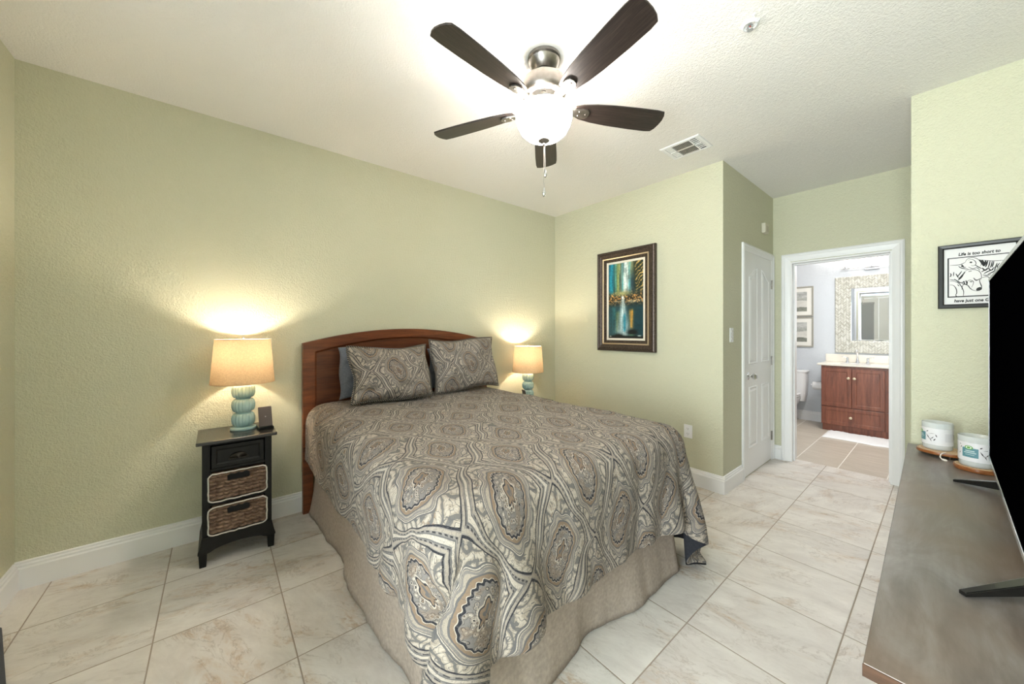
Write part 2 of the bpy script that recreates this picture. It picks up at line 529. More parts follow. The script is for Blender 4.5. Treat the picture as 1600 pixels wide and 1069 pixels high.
DRIFT = wood('weathered_brown_grey_wood', (104, 86, 72), (126, 107, 92), (146, 127, 110), 2.2, 'X', 0.3, 7)
DRIFT_EDGE = wood('warm_brown_wood_edge', (52, 34, 23), (74, 50, 34), (92, 64, 45), 3, 'X', 0.4, 12)
CERAMIC = plain('white_porcelain', (236, 236, 236), 0.12)
CREAM = plain('cream_cultured_marble', (232, 226, 214), 0.2, var=0.03)
LINEN = weave_cloth('tan_linen', (172, 160, 146))
GREYCLOTH = weave_cloth('slate_grey_cotton', (112, 116, 126))
LINING = weave_cloth('charcoal_lining', (50, 51, 56))
PAISLEY = damask('paisley_jacquard', 0.385, 0.46)
PAISLEY_S = damask('paisley_jacquard_sham', 0.37, 0.40)

# ------------------------------------------------------------------ the room
XW, YS, YN, XA, XB, YA, XE, H = -3.02, -0.795, 3.17, -1.15, -0.13, 4.49, 0.56, 2.71
WT = 0.12
YB, YBN = YA+0.17, 6.79     # bathroom
struct(MB().box(XW-WT, XE+WT, YS-WT, YA+0.13, -0.08, 0).build('floor', TILE), 'beige marbled square tile floor of the bedroom', 'floor')
struct(MB().box(-2.4, 0.5, YA+0.13, YBN+WT, -0.08, 0).build('floor_bathroom', TILE_B), 'tan streaked tile floor of the bathroom beyond the doorway', 'floor')
struct(MB().box(XW-WT, XE+WT, YS-WT, YA+0.085, H, H+0.1).build('ceiling', CEIL), 'white textured bedroom ceiling', 'ceiling')
struct(MB().box(-2.4, 0.5, YA+0.085, YBN+WT, H, H+0.1).build('ceiling_bathroom', CEIL), 'white bathroom ceiling', 'ceiling')
struct(MB().box(XW-WT, XW, YS-WT, YN+WT, 0, H).build('wall_west', GREEN), 'sage green wall behind the headboard', 'wall')
struct(MB().box(XW, XA, YN, YN+WT, 0, H).build('wall_north', GREEN), 'sage green wall with the framed waterfall painting', 'wall')
struct(MB().box(XA-WT, XA, YN+WT, YA, 0, H).build('wall_alcove_west', GREEN), 'sage green alcove wall holding the closet door', 'wall')
DX0, DX1, DZ = -1.003, -0.291, 2.02
struct(MB().box(XA-WT, DX0, YA, YB, 0, H).box(DX1, XB+0.1, YA, YB, 0, H).box(DX0, DX1, YA, YB, DZ, H).build('wall_alcove_north', GREEN), 'sage green wall around the bathroom doorway', 'wall')
struct(MB().box(XB, XB+WT, YN+WT, YA, 0, H).build('wall_alcove_east', GREEN), 'hidden green side wall of the alcove', 'wall')
struct(MB().box(XB, XE, YN, YN+WT, 0, H).build('wall_northeast', GREEN), 'sage green wall behind the television with the dog picture', 'wall')
struct(MB().box(XE, XE+WT, YS-WT, YN+WT, 0, H).build('wall_east', GREEN), 'green wall behind the long console', 'wall')
FX0, FX1, FZ = -2.0, -0.95, 2.60
WX0, WX1, WZ0, WZ1 = -0.80, 0.46, 0.45, 2.45
struct(MB().box(XW, FX0, YS-WT, YS, 0, H).box(FX1, WX0, YS-WT, YS, 0, H).box(WX1, XE, YS-WT, YS, 0, H).box(FX0, FX1, YS-WT, YS, FZ, H).box(WX0, WX1, YS-WT, YS, 0, WZ0).box(WX0, WX1, YS-WT, YS, WZ1, H).build('wall_south', GREEN), 'green wall at the left edge of the photo', 'wall')
# bathroom shell
struct(MB().box(-2.4, 0.5, YBN, YBN+WT, 0, H).build('wall_bath_north', BATHW), 'pale blue grey bathroom wall behind the vanity', 'wall')
struct(MB().box(-2.4-WT, -2.4, YB-0.05, YBN+WT, 0, H).build('wall_bath_west', BATHW), 'hidden bathroom side wall', 'wall')
struct(MB().box(0.5, 0.5+WT, YB-0.05, YBN+WT, 0, H).build('wall_bath_east', BATHW), 'hidden bathroom wall beside the vanity', 'wall')
struct(MB().box(-2.4, XA-WT, YB-0.05, YB, 0, H).box(XB+0.1, 0.5, YB-0.05, YB, 0, H).box(XA-WT, DX0-0.02, YB, YB+0.006, 0, H).box(DX1+0.02, XB+0.1, YB, YB+0.006, 0, H).box(DX0-0.02, DX1+0.02, YB, YB+0.006, DZ+0.02, H).build('wall_bath_south', BATHW), 'bathroom side of the doorway wall', 'wall')

# baseboards: stepped profile swept along a wall
BBP = [(0, 0), (0.017, 0), (0.017, 0.105), (0.012, 0.112), (0.012, 0.122), (0.007, 0.128), (0.007, 0.138), (0, 0.142)]
def baseboard(name, a, b, label):
    """runs from a to b with the room on the right-hand side of that direction"""
    a = Vector((a[0], a[1], 0)); b = Vector((b[0], b[1], 0)); t = (b-a).normalized(); nrm = Vector((t.y, -t.x, 0))
    V = [p+nrm*d+Vector((0, 0, z)) for p in (a, b) for d, z in BBP]; n = len(BBP)
    F = [(i, (i+1) % n, n+(i+1) % n, n+i) for i in range(n)]+[tuple(range(n))[::-1], tuple(range(n, 2*n))]
    return struct(MB().add(V, F).build(name, WHITE), label, 'baseboard')
e = 0.017
baseboard('baseboard_west', (XW, YS), (XW, YN), 'white baseboard under the headboard wall')
baseboard('baseboard_north', (XW+e, YN), (XA+e, YN), 'white baseboard below the waterfall painting')
baseboard('baseboard_alcove_west', (XA, YN), (XA, 3.583), 'short white baseboard between the room corner and the closet door')
baseboard('baseboard_alcove_north', (XA, YA), (-1.076, YA), 'tiny white baseboard left of the bathroom doorway')
baseboard('baseboard_northeast', (XB-e, YN), (XE, YN), 'white baseboard behind the console')
baseboard('baseboard_south', (FX0-0.08, YS), (XW+e, YS), 'white baseboard at the left edge of the photo')
baseboard('baseboard_east', (XE, YN-e), (XE, YS), 'white baseboard hidden by the console')
baseboard('baseboard_bath_north', (-2.4, YBN), (-1.08, YBN), 'white bathroom baseboard beside the toilet')

# door casings
CASP = [(0, 0), (0, 0.014), (0.012, 0.02), (0.022, 0.02), (0.028, 0.014), (0.052, 0.011), (0.07, 0.007), (0.07, 0)]
def casing(name, x0, x1, z1, wdt, label, loc, rotz):
    """three-sided moulding, local X along the wall, -Y into the room"""
    mb = MB(); n = len(CASP); k = wdt/0.07
    V = []
    for ins, fw in CASP:
        q = ins*k
        V += [(x0+q, -fw, 0), (x0+q, -fw, z1-q), (x1-q, -fw, z1-q), (x1-q, -fw, 0)]
    F = []
    for i in range(n-1):
        for c in range(3):
            F.append((i*4+c, i*4+c+1, (i+1)*4+c+1, (i+1)*4+c))
    F.append(tuple(i*4 for i in range(n))); F.append(tuple(i*4+3 for i in range(n))[::-1])
    return struct(mb.add(V, F).build(name, WHITE, None, 0, 0, 2, loc, rotz), label, 'door trim')
casing('trim_1', DX0-0.072, DX1+0.072, DZ+0.082, 0.075, 'white casing round the bathroom doorway', (0, YA, 0), 0)
j = MB().box(DX0-0.002, DX0+0.014, YA-0.006, YB+0.012, 0, DZ).box(DX1-0.014, DX1+0.002, YA-0.006, YB+0.012, 0, DZ).box(DX0+0.014, DX1-0.014, YA-0.006, YB+0.012, DZ-0.014, DZ+0.002)
j.box(DX0+0.014, DX0+0.026, YA+0.05, YA+0.09, 0, DZ-0.026).box(DX1-0.026, DX1-0.014, YA+0.05, YA+0.09, 0, DZ-0.026).box(DX0+0.014, DX1-0.014, YA+0.05, YA+0.09, DZ-0.026, DZ-0.014)
jamb = struct(j.build('trim_2', WHITE, None, 0, 0.002), 'white jamb lining of the bathroom doorway', 'door jamb')
MB().box(DX1-0.0145, DX1-0.0137, YA+0.105, YA+0.122, 0.06, 0.42).box(DX1-0.0145, DX1-0.0137, YA+0.105, YA+0.122, 0.62, DZ-0.05).build('jamb_slot', plain('dark_slot', (120, 120, 122), 0.6), jamb)
casing('trim_3', 3.585, 4.475, 2.112, 0.066, 'white casing round the closet door', (XA, 0, 0), PI/2)

# closet door, local X runs along the alcove wall (world +Y), front is -Y (world +X)
d1 = struct(bpy.data.objects.new('door_1', None), 'white panelled closet door with arched upper panels', 'door'); COL.objects.link(d1)
d1.location = (XA, 4.03, 0); d1.rotation_euler = (0, 0, PI/2)
MB().box(-0.376, 0.376, -0.006, 0.03, 0.012, 2.045).build('door_leaf', WHITE_DOOR, d1, 0, 0.002)
def raised(poly, name):
    """bead moulding and raised field following an outline"""
    c = Vector((sum(p[0] for p in poly)/len(poly), sum(p[1] for p in poly)/len(poly)))
    def inset(d):
        out = []; n = len(poly)
        for i in range(n):
            p0, p1, p2 = (Vector(poly[(i-1) % n]), Vector(poly[i]), Vector(poly[(i+1) % n]))
            n1 = Vector((-(p1-p0).y, (p1-p0).x)).normalized(); n2 = Vector((-(p2-p1).y, (p2-p1).x)).normalized()
            b = (n1+n2).normalized(); k = d/max(0.35, b.dot(n1))
            out.append(p1+b*k)
        return out
    lv = [(0.0, 0.006), (0.006, 0.012), (0.012, 0.006), (0.020, 0.0045), (0.024, 0.0045), (0.040, 0.012)]
    mb = MB(); n = len(poly); V = []
    for dd, fw in lv:
        V += [(p.x, -fw, p.y) for p in inset(dd)]
    F = []
    for i in range(len(lv)-1):
        for k in range(n):
            F.append((i*n+k, i*n+(k+1) % n, (i+1)*n+(k+1) % n, (i+1)*n+k))
    F.append(tuple((len(lv)-1)*n+k for k in range(n)))
    return mb.add(V, F).build(name, WHITE_DOOR, d1)
arch = lambda x0, x1, z0, za, zb: [(x0, z0), (x1, z0)]+[(x1+(x0-x1)*t, za+(zb-za)*(0.5-0.5*math.cos(PI*t)) if True else 0) for t in [i/8 for i in range(9)]]
raised(arch(-0.285, -0.065, 1.02, 1.925, 1.825), 'upper_panel')
raised(arch(0.065, 0.285, 1.02, 1.825, 1.925)[:2]+[(0.285+(0.065-0.285)*t, 1.825+0.1*(0.5-0.5*math.cos(PI*t))) for t in [i/8 for i in range(9)]], 'upper_panel')
raised([(-0.285, 0.25), (-0.065, 0.25), (-0.065, 0.81), (-0.285, 0.81)], 'lower_panel')
raised([(0.065, 0.25), (0.285, 0.25), (0.285, 0.81), (0.065, 0.81)], 'lower_panel')
MB().lathe([(0.0, 0), (0.033, 0.0), (0.033, 0.006), (0.014, 0.012), (0.012, 0.03), (0.02, 0.038), (0.029, 0.05), (0.029, 0.06), (0.02, 0.07), (0.0, 0.073)], 24, (-0.31, 0, 0.915), axis='Y').build('door_knob', CHROME, d1, 40)
for v in bpy.data.objects['door_knob'].data.vertices: v.co.y = -0.006-v.co.y
for z in (0.25, 1.02, 1.80):
    MB().box(0.362, 0.392, -0.010, -0.004, z-0.045, z+0.045).cyl(0.006, z-0.045, z+0.045, (0.377, -0.012, 0), 10).build('hinge', STEEL, d1)

# french doors with transom in the wall behind the camera: the bathroom mirror shows them
GLASS = thin_glass('clear_glass')
d2 = struct(bpy.data.objects.new('door_2', None), 'white glazed double doors with blinds, seen in the bathroom mirror', 'door'); COL.objects.link(d2)
d2.location = (0, YS-0.07, 0)
fr = MB().box(FX0+0.05, FX1-0.05, -0.04, 0.06, 2.27, 2.34).box(FX0, FX0+0.05, -0.04, 0.06, 0, FZ).box(FX1-0.05, FX1, -0.04, 0.06, 0, FZ).box(FX0+0.05, FX1-0.05, -0.04, 0.06, FZ-0.05, FZ)
fr.build('door_frame', WHITE, d2, 0, 0.003)
BLIND = plain('grey_blind_slats', (176, 178, 182), 0.5)
xm = -1.20
for x0, x1 in ((FX0+0.05, xm-0.002), (xm+0.002, FX1-0.05)):
    if x1-x0 < 0.4:
        MB().box(x0, x1, 0, 0.045, 0.01, 2.265).build('fixed_panel', WHITE, d2, 0, 0.003)
        continue
    lf = MB().box(x0, x0+0.11, 0, 0.045, 0.01, 2.265).box(x1-0.11, x1, 0, 0.045, 0.01, 2.265).box(x0+0.11, x1-0.11, 0, 0.045, 0.01, 0.25).box(x0+0.11, x1-0.11, 0, 0.045, 2.12, 2.265).build('door_leaf', WHITE, d2, 0, 0.003)
    MB().box(x0+0.11, x1-0.11, 0.015, 0.019, 0.25, 2.12).build('pane', GLASS, lf)
    bl = MB().box(x0+0.08, x1-0.08, 0.05, 0.085, 2.10, 2.15)
    for k in range(60):
        z = 0.27+k*0.0305
        bl.add([(x0+0.09, 0.058, z), (x1-0.09, 0.058, z), (x1-0.09, 0.066, z+0.034), (x0+0.09, 0.066, z+0.034)], [(0, 1, 2, 3)])
    bl.build('blind', BLIND, d2)
w1 = struct(bpy.data.objects.new('added_fill_window', None), 'white framed window added behind the camera to let fill light in', 'window'); COL.objects.link(w1)
w1.location = (0, YS-0.07, 0)  # unseen window, added as the opening for the fill light
MB().frame(WX0, WX1, WZ0, WZ1, [(0.0, 0.03), (0.0, -0.03), (0.05, -0.03), (0.05, 0.03), (0.0, 0.03)]).box((WX0+WX1)/2-0.025, (WX0+WX1)/2+0.025, -0.03, 0.03, WZ0+0.05, WZ1-0.05).build('added_window_frame', WHITE, w1, 0, 0.003)
MB().box(WX0+0.05, WX1-0.05, -0.002, 0.002, WZ0+0.05, WZ1-0.05).build('pane', GLASS, w1)
MB().box(WX0-0.03, WX1+0.03, 0.03, 0.10, WZ0-0.025, WZ0).build('added_window_sill', WHITE, w1, 0, 0.003)
MB().box(FX0+0.05, FX1-0.05, 0.015, 0.019, 2.34, FZ-0.05).build('transom_pane', GLASS, d2)
MB().cyl(0.012, 0.045, 0.10, (xm-0.05, 0, 1.0), 12, 'Y').box(xm-0.12, xm-0.04, 0.09, 0.105, 0.99, 1.01).build('door_handle', CHROME, d2)

# ------------------------------------------------------------------ bed
BX0, BXF, BY0, BY1, BZT = -2.93, -0.955, 0.525, 2.055, 0.755
bed = thing('bed', 'queen bed with arched dark cherry headboard standing against the green wall', 'bed', (-2.0, 1.29, 0))
bo = -Vector(bed.location)
HY0, HY1 = 0.476, 2.095
def arch_z(y, zc, ze, y0=HY0, y1=HY1):
    t = (2*(y-y0)/(y1-y0)-1)
    return ze+(zc-ze)*(1-t*t)
N = 28
ys = [HY0+(HY1-HY0)*i/N for i in range(N+1)]
i0, i1 = HY0+0.078, HY1-0.078
ysi = [i0+(i1-i0)*i/N for i in range(N+1)]
zo = lambda y: arch_z(y, 1.343, 1.235)
zi = lambda y: arch_z(y, 1.275, 1.172, i0, i1)
hb = MB()
# frame: stiles and arched top rail with a bevelled inner edge
def strip(ya, za, yb, zb, xa, xb):
    return [(xa, ya, za), (xb, yb, zb)]
outer = [(HY0, 0.30)]+[(y, zo(y)) for y in ys]+[(HY1, 0.30)]
inner = [(i0, 0.30)]+[(y, zi(y)) for y in ysi]+[(i1, 0.30)]
inn2 = [(i0+0.012, 0.30)]+[(i0+0.012+(i1-i0-0.024)*i/N, zi(ysi[i])-0.012) for i in range(N+1)]+[(i1-0.012, 0.30)]
rows = []
for pts, x in ((outer, -2.985), (outer, -2.938), ([(a+(0.004 if a < 1.29 else -0.004), b-0.004) for a, b in outer], -2.933), (inner, -2.933), (inn2, -2.946)):
    rows.append([(x, a, b) for a, b in pts])
hb.grid(rows)
hb.build('headboard_frame', CHERRY, bed, 35, loc=bo)
MB().prism(inn2, -2.975, -2.9455, 'YZ').build('headboard_panel', wood('cherry_panel', (58, 28, 14), (88, 46, 24), (112, 62, 34), 2.2, 'Y', 0.33, 12, 0.2), bed, 0, loc=bo)
for y in (HY0+0.035, HY1-0.035):
    MB().box(-2.98, -2.94, y-0.034, y+0.034, 0, 0.31).build('leg', CHERRY, bed, 0, 0.003, loc=bo)
MB().box(-2.925, BXF-0.08, BY0+0.10, BY1-0.10, 0.17, 0.42).build('box_spring', LINEN, bed, 0, 0.02, 3, bo)
MB().box(-2.925, BXF-0.012, BY0+0.012, BY1-0.012, 0.425, BZT-0.008).build('mattress', plain('white_mattress_ticking', (225, 222, 216), 0.8), bed, 0, 0.085, 5, bo)
for x, y in ((-1.1, 0.68), (-1.1, 1.9), (-2.6, 0.68), (-2.6, 1.9)):
    MB().box(x-0.03, x+0.03, y-0.03, y+0.03, 0, 0.17).build('leg', DARKMETAL, bed, loc=bo)

# bed skirt: gathered cloth hanging from under the mattress to the floor
def skirt():
    c0, c1, c2, c3 = (-2.915, BY0+0.034), (BXF-0.018, BY0+0.034), (BXF-0.018, BY1-0.03), (-2.915, BY1-0.03)
    RC = 0.10
    pts = []
    def line(a, b, nn, s0):
        L = math.hypot(b[0]-a[0], b[1]-a[1]); n = int(L/0.016)
        for i in range(n):
            t = i/n
            pts.append((a[0]+(b[0]-a[0])*t, a[1]+(b[1]-a[1])*t, nn[0], nn[1], s0+t*L))
        return s0+L
    def arc(c, a0, a1, s0):
        n = 10
        for i in range(n):
            a = a0+(a1-a0)*i/n
            pts.append((c[0]+RC*math.cos(a), c[1]+RC*math.sin(a), math.cos(a), math.sin(a), s0+RC*abs(a1-a0)*i/n))
        return s0+RC*abs(a1-a0)
    s = line(c0, (c1[0]-RC, c1[1]), (0, -1), 0.0)
    s = arc((c1[0]-RC, c1[1]+RC), -PI/2, 0, s)
    s = line((c1[0], c1[1]+RC), (c2[0], c2[1]-RC), (1, 0), s)
    s = arc((c2[0]-RC, c2[1]-RC), 0, PI/2, s)
    s = line((c2[0]-RC, c2[1]), c3, (0, 1), s)
    rows = []
    K = 12
    for k in range(K+1):
        f = k/K                       # 0 top, 1 hem
        row = []
        for x, y, ax, ay, ss in pts:
            wv = 0.75*math.sin(ss*6.4+0.8)+0.35*math.sin(ss*13.1+1.9)+0.10*math.sin(ss*31+0.4)
            sm = 0.5*math.sin(ss*46)+0.5*math.sin(ss*71+1)
            off = 0.001+f**2*0.026+f**2*0.030*wv*(1.25 if ax > 0.5 else 0.8)+0.0020*sm*f
            lift = 0.006+0.012*max(0, math.sin(ss*9.5+2.2))*f if k == K else 0
            row.append((x+ax*off, y+ay*off, 0.43*(1-f)+(0.006+0.010*max(0, wv) if k == K else 0)))
        rows.append(row)
    mb = MB(); mb.grid(rows)
    return mb
sk = skirt().build('bed_skirt', weave_cloth('tan_ribbed_skirt_cloth', (172, 159, 148), 300), None, 80)
tag(sk, 'tan gathered bed skirt hanging from under the mattress to the tiles', 'bed skirt')
so = sk.modifiers.new('thickness', 'SOLIDIFY'); so.thickness = 0.003

# comforter: a square of cloth dropped over the mattress block and left to settle
def drape():
    rng = np.random.default_rng(8)
    X0, XF, Y0, Y1, ZT = BX0+0.022, BXF, BY0, BY1, BZT
    r = 0.08
    dl, df, dr = 0.30, 0.41, 0.50
    sp = 0.027
    nx = int((XF-X0+df)/sp)+1; ny = int((Y1-Y0+dl+dr)/sp)+1
    gx = X0+np.arange(nx)*sp; gy = Y0-dl+np.arange(ny)*sp
    P = np.zeros((nx, ny, 3)); P[..., 0] = gx[:, None]; P[..., 1] = gy[None, :]; P[..., 2] = ZT+0.012
    P[..., 2] += rng.normal(0, 0.002, (nx, ny))
    P[..., 2] -= 0.6*(np.maximum(0, P[..., 0]-XF)+np.maximum(0, Y0-P[..., 1])+np.maximum(0, P[..., 1]-Y1))
    V = np.zeros_like(P)
    c = np.array([(X0-1+XF)/2, (Y0+Y1)/2, ZT/2]); hs = np.array([(XF-X0+1)/2, (Y1-Y0)/2, ZT/2])-r
    cons = []
    I, J = np.meshgrid(np.arange(nx), np.arange(ny), indexing='ij')
    for di, dj, k in ((1, 0, 1), (0, 1, 1), (1, 1, .55), (1, -1, .55), (3, 0, .12), (0, 3, .12)):
        ok = (I+di < nx) & (J+dj >= 0) & (J+dj < ny)
        col = (I//di) % 2 if di else (J//abs(dj)) % 2
        for q in (0, 1):
            m = ok & (col == q)
            cons.append((I[m]*ny+J[m], (I[m]+di)*ny+J[m]+dj, sp*math.hypot(di, dj), k))
    P = P.reshape(-1, 3); V = V.reshape(-1, 3)
    P0 = P.copy(); pin = (P0[:, 0] < XF-.14) & (P0[:, 1] > Y0+.14) & (P0[:, 1] < Y1-.14)
    dt = 1/60.; n = 240
    for f in range(n):
        V[:, 2] -= 9.8*dt; V *= .965 if f < n-60 else .9
        Q = P+V*dt
        for k in range(10):
            for a, b, L, s in cons:
                d = Q[b]-Q[a]; l = np.sqrt((d*d).sum(1))+1e-9
                g = (s*.5*(l-L)/l)[:, None]*d
                Q[a] += g; Q[b] -= g
            d = Q-c; ad = np.abs(d)-hs
            ins = np.maximum(ad, 0); ln = np.sqrt((ins*ins).sum(1))
            inside = ad.max(1) < 0
            pen = (r+.006)-ln
            m = (pen > 0) & (~inside) & (ln > 1e-9)
            if m.any():
                nrm = np.sign(d[m])*ins[m]/ln[m][:, None]
                Q[m] += nrm*pen[m][:, None]
                mv = Q[m]-P[m]; tn = mv-(mv*nrm).sum(1)[:, None]*nrm
                Q[m] -= tn*(.6 if k == 9 else 0)
            if inside.any(): Q[inside, 2] = c[2]+hs[2]+r+.006
            Q[:, 2] = np.maximum(Q[:, 2], .012)
            Q[:, 1] = np.maximum(Q[:, 1], Y0-0.035)
            Q[pin, :2] = P0[pin, :2]
        V = (Q-P)/dt
        V *= np.minimum(1, 3./(np.sqrt((V*V).sum(1))+1e-9))[:, None]
        P = Q
    return P.reshape(nx, ny, 3), gx, gy
G, gx, gy = drape()
nx, ny = len(gx), len(gy)
# soft puffs of filling and small creases across the top
rng = np.random.default_rng(3)
def vnoise(shape, cell, rng):
    n, m = shape
    a = rng.random((int(n/cell)+3, int(m/cell)+3))
    i = np.arange(n)/cell; j = np.arange(m)/cell
    i0 = i.astype(int); j0 = j.astype(int); fi = (i-i0); fj = (j-j0)
    fi = (fi*fi*(3-2*fi))[:, None]; fj = (fj*fj*(3-2*fj))[None, :]
    A = a[np.ix_(i0, j0)]; B = a[np.ix_(i0+1, j0)]; C_ = a[np.ix_(i0, j0+1)]; D = a[np.ix_(i0+1, j0+1)]
    return (A*(1-fi)+B*fi)*(1-fj)+(C_*(1-fi)+D*fi)*fj
puff = 0.020*vnoise((nx, ny), 9, rng)+0.008*vnoise((nx, ny), 3.5, rng)
_foot = np.clip((gx-(BXF-0.10))/0.22, 0, 1)[:, None]
_side = np.clip(((BY0+0.08)-gy)/0.2, 0, 1)[None, :]
_rip = vnoise((3, ny), 3.2, rng)[:1]*0.7+vnoise((3, ny), 1.7, rng)[:1]*0.3
_ripx = vnoise((nx, 3), 5.0, rng)[:, :1]
puff = puff+0.030*_foot*_rip*(gy < BY1-0.1)[None, :]+0.014*_side*_ripx
dGx = np.gradient(G, axis=0); dGy = np.gradient(G, axis=1)
Nn = np.cross(dGx, dGy); Nn /= np.linalg.norm(Nn, axis=2)[..., None]
G = G+Nn*(puff[..., None]+0.006)
# the head end bulges out a little where it is tucked beside the headboard
mb = MB()
mb.v = [tuple(p) for p in G.reshape(-1, 3)]
mb.f = [(i*ny+j, (i+1)*ny+j, (i+1)*ny+j+1, i*ny+j+1) for i in range(nx-1) for j in range(ny-1)]
comf = mb.build('comforter', PAISLEY, None, 180, recalc=False)
comf.data.materials.append(LINING)
tag(comf, 'taupe and charcoal paisley comforter draped over the bed with dark lining', 'comforter')
uvl = comf.data.uv_layers.new(name='cloth')
for lp in comf.data.loops:
    i, j = divmod(lp.vertex_index, ny)
    uvl.data[lp.index].uv = (gy[j]-0.78+0.1925, gx[i]+1.442+0.23)
so = comf.modifiers.new('thickness', 'SOLIDIFY'); so.thickness = 0.014; so.offset = 1; so.material_offset = 0
so.use_flip_normals = False
ss = comf.modifiers.new('smooth', 'SUBSURF'); ss.levels = 1; ss.render_levels = 1
# lining: the charcoal underside
mb = MB()
L = G-Nn*0.004
mb.v = [tuple(p) for p in L.reshape(-1, 3)]; mb.f = [(i*ny+j, (i+1)*ny+j, (i+1)*ny+j+1, i*ny+j+1) for i in range(nx-1) for j in range(ny-1)]
lin = mb.build('lining', LINING, comf, 180, recalc=False)
lin['label'] = 'plain charcoal cotton lining'
ss = lin.modifiers.new('smooth', 'SUBSURF'); ss.levels = 1; ss.render_levels = 1

# pillows
CORD = NT('twisted_black_cord')
_w = CORD.m('SINE', CORD.m('MULTIPLY', CORD.m('ADD', CORD.xyz(CORD.tc())[0], CORD.xyz(CORD.tc())[2]), 420.0))
CORD.color(CORD.ramp(_w, [(0.45, (40, 38, 40)), (0.6, (168, 156, 142))]))
CORD.rough(0.8)
CORD = CORD.mat
def pillow(name, label, w, h, th, mat, loc, lean, group, cord=False, seed=1, uvc=(0.185, 0.20), roll=0.0, sag=0.0):
    t = thing(name, label, 'pillow', loc, PI/2, group)
    t.rotation_euler = (-R(lean), R(roll), PI/2)
    n = 30
    rg = np.random.default_rng(seed)
    wr = vnoise((n+1, n+1), 5, rg)-0.5; wr2 = vnoise((n+1, n+1), 2.2, rg)-0.5
    def xz(u, v):
        x = w/2*u*(1-0.06*(1-v*v))+0.010*math.sin(v*4.1+seed)*u*u; z = h/2*v*(1-0.075*(1-u*u))+0.010*math.sin(u*3.3+seed*2)*v*v
        z += -sag*(1-v)*0.5*0.0
        return x, z+h/2
    sides = []
    for s in (-1, 1):
        rows = []
        for i in range(n+1):
            v = -1+2*i/n; row = []
            for q in range(n+1):
                u = -1+2*q/n
                x, z = xz(u, v)
                e = max(0.0, (1-abs(u)**2.6))*max(0.0, (1-abs(v)**2.6))
                y = th/2*e**0.5
                y += (0.042*wr[i, q]+0.018*wr2[i, q])*min(1, e*3)
                if sag and s < 0: y -= sag*math.exp(-((v+0.62)/0.12)**2)*(0.8+0.4*math.sin(u*7))*min(1, e*4)
                row.append((x, s*y, z))
            rows.append(row)
        sides.append(rows)
    mb = MB(); mb.grid(sides[0]); mb.grid(sides[1])
    o = mb.build('cover', mat, t, 180)
    uvl = o.data.uv_layers.new(name='cloth')
    for lp in o.data.loops:
        c = o.data.vertices[lp.vertex_index].co
        uvl.data[lp.index].uv = (c.x+uvc[0], c.z-h/2+uvc[1])
    ss = o.modifiers.new('smooth', 'SUBSURF'); ss.levels = 1; ss.render_levels = 1
    if cord:
        ring = [xz(-1+2*i/24, -1) for i in range(24)]+[xz(1, -1+2*i/24) for i in range(24)]+[xz(1-2*i/24, 1) for i in range(24)]+[xz(-1, 1-2*i/24) for i in range(25)]
        cd = MB().tube([(x, 0, z) for x, z in ring], 0.0055, 6).build('cord_trim', CORD, t, 60)
        cd['label'] = 'twisted black and beige cord edging'
    return t
ZB = BZT+0.035
pillow('pillow', 'plain slate grey pillow leaning on the headboard behind the left paisley pillow', 0.70, 0.40, 0.11, GREYCLOTH, (-2.848, 1.03, ZB+0.018), 5, 'grey pillows', seed=11, roll=0)
pillow('pillow', 'plain slate grey pillow mostly hidden behind the upright right paisley pillow', 0.66, 0.36, 0.10, GREYCLOTH, (-2.862, 1.74, ZB+0.018), 4, 'grey pillows', seed=12)
pillow('throw_pillow', 'paisley pillow with corded edge slumped low on the left of the bed', 0.61, 0.42, 0.21, PAISLEY_S, (-2.570, 1.02, ZB+0.022), 21, 'paisley pillows', True, 21, sag=0.02)
pillow('throw_pillow', 'paisley pillow with corded edge standing upright beside the right lamp', 0.65, 0.46, 0.20, PAISLEY_S, (-2.645, 1.70, ZB+0.022), 14, 'paisley pillows', True, 22, roll=-1.5)

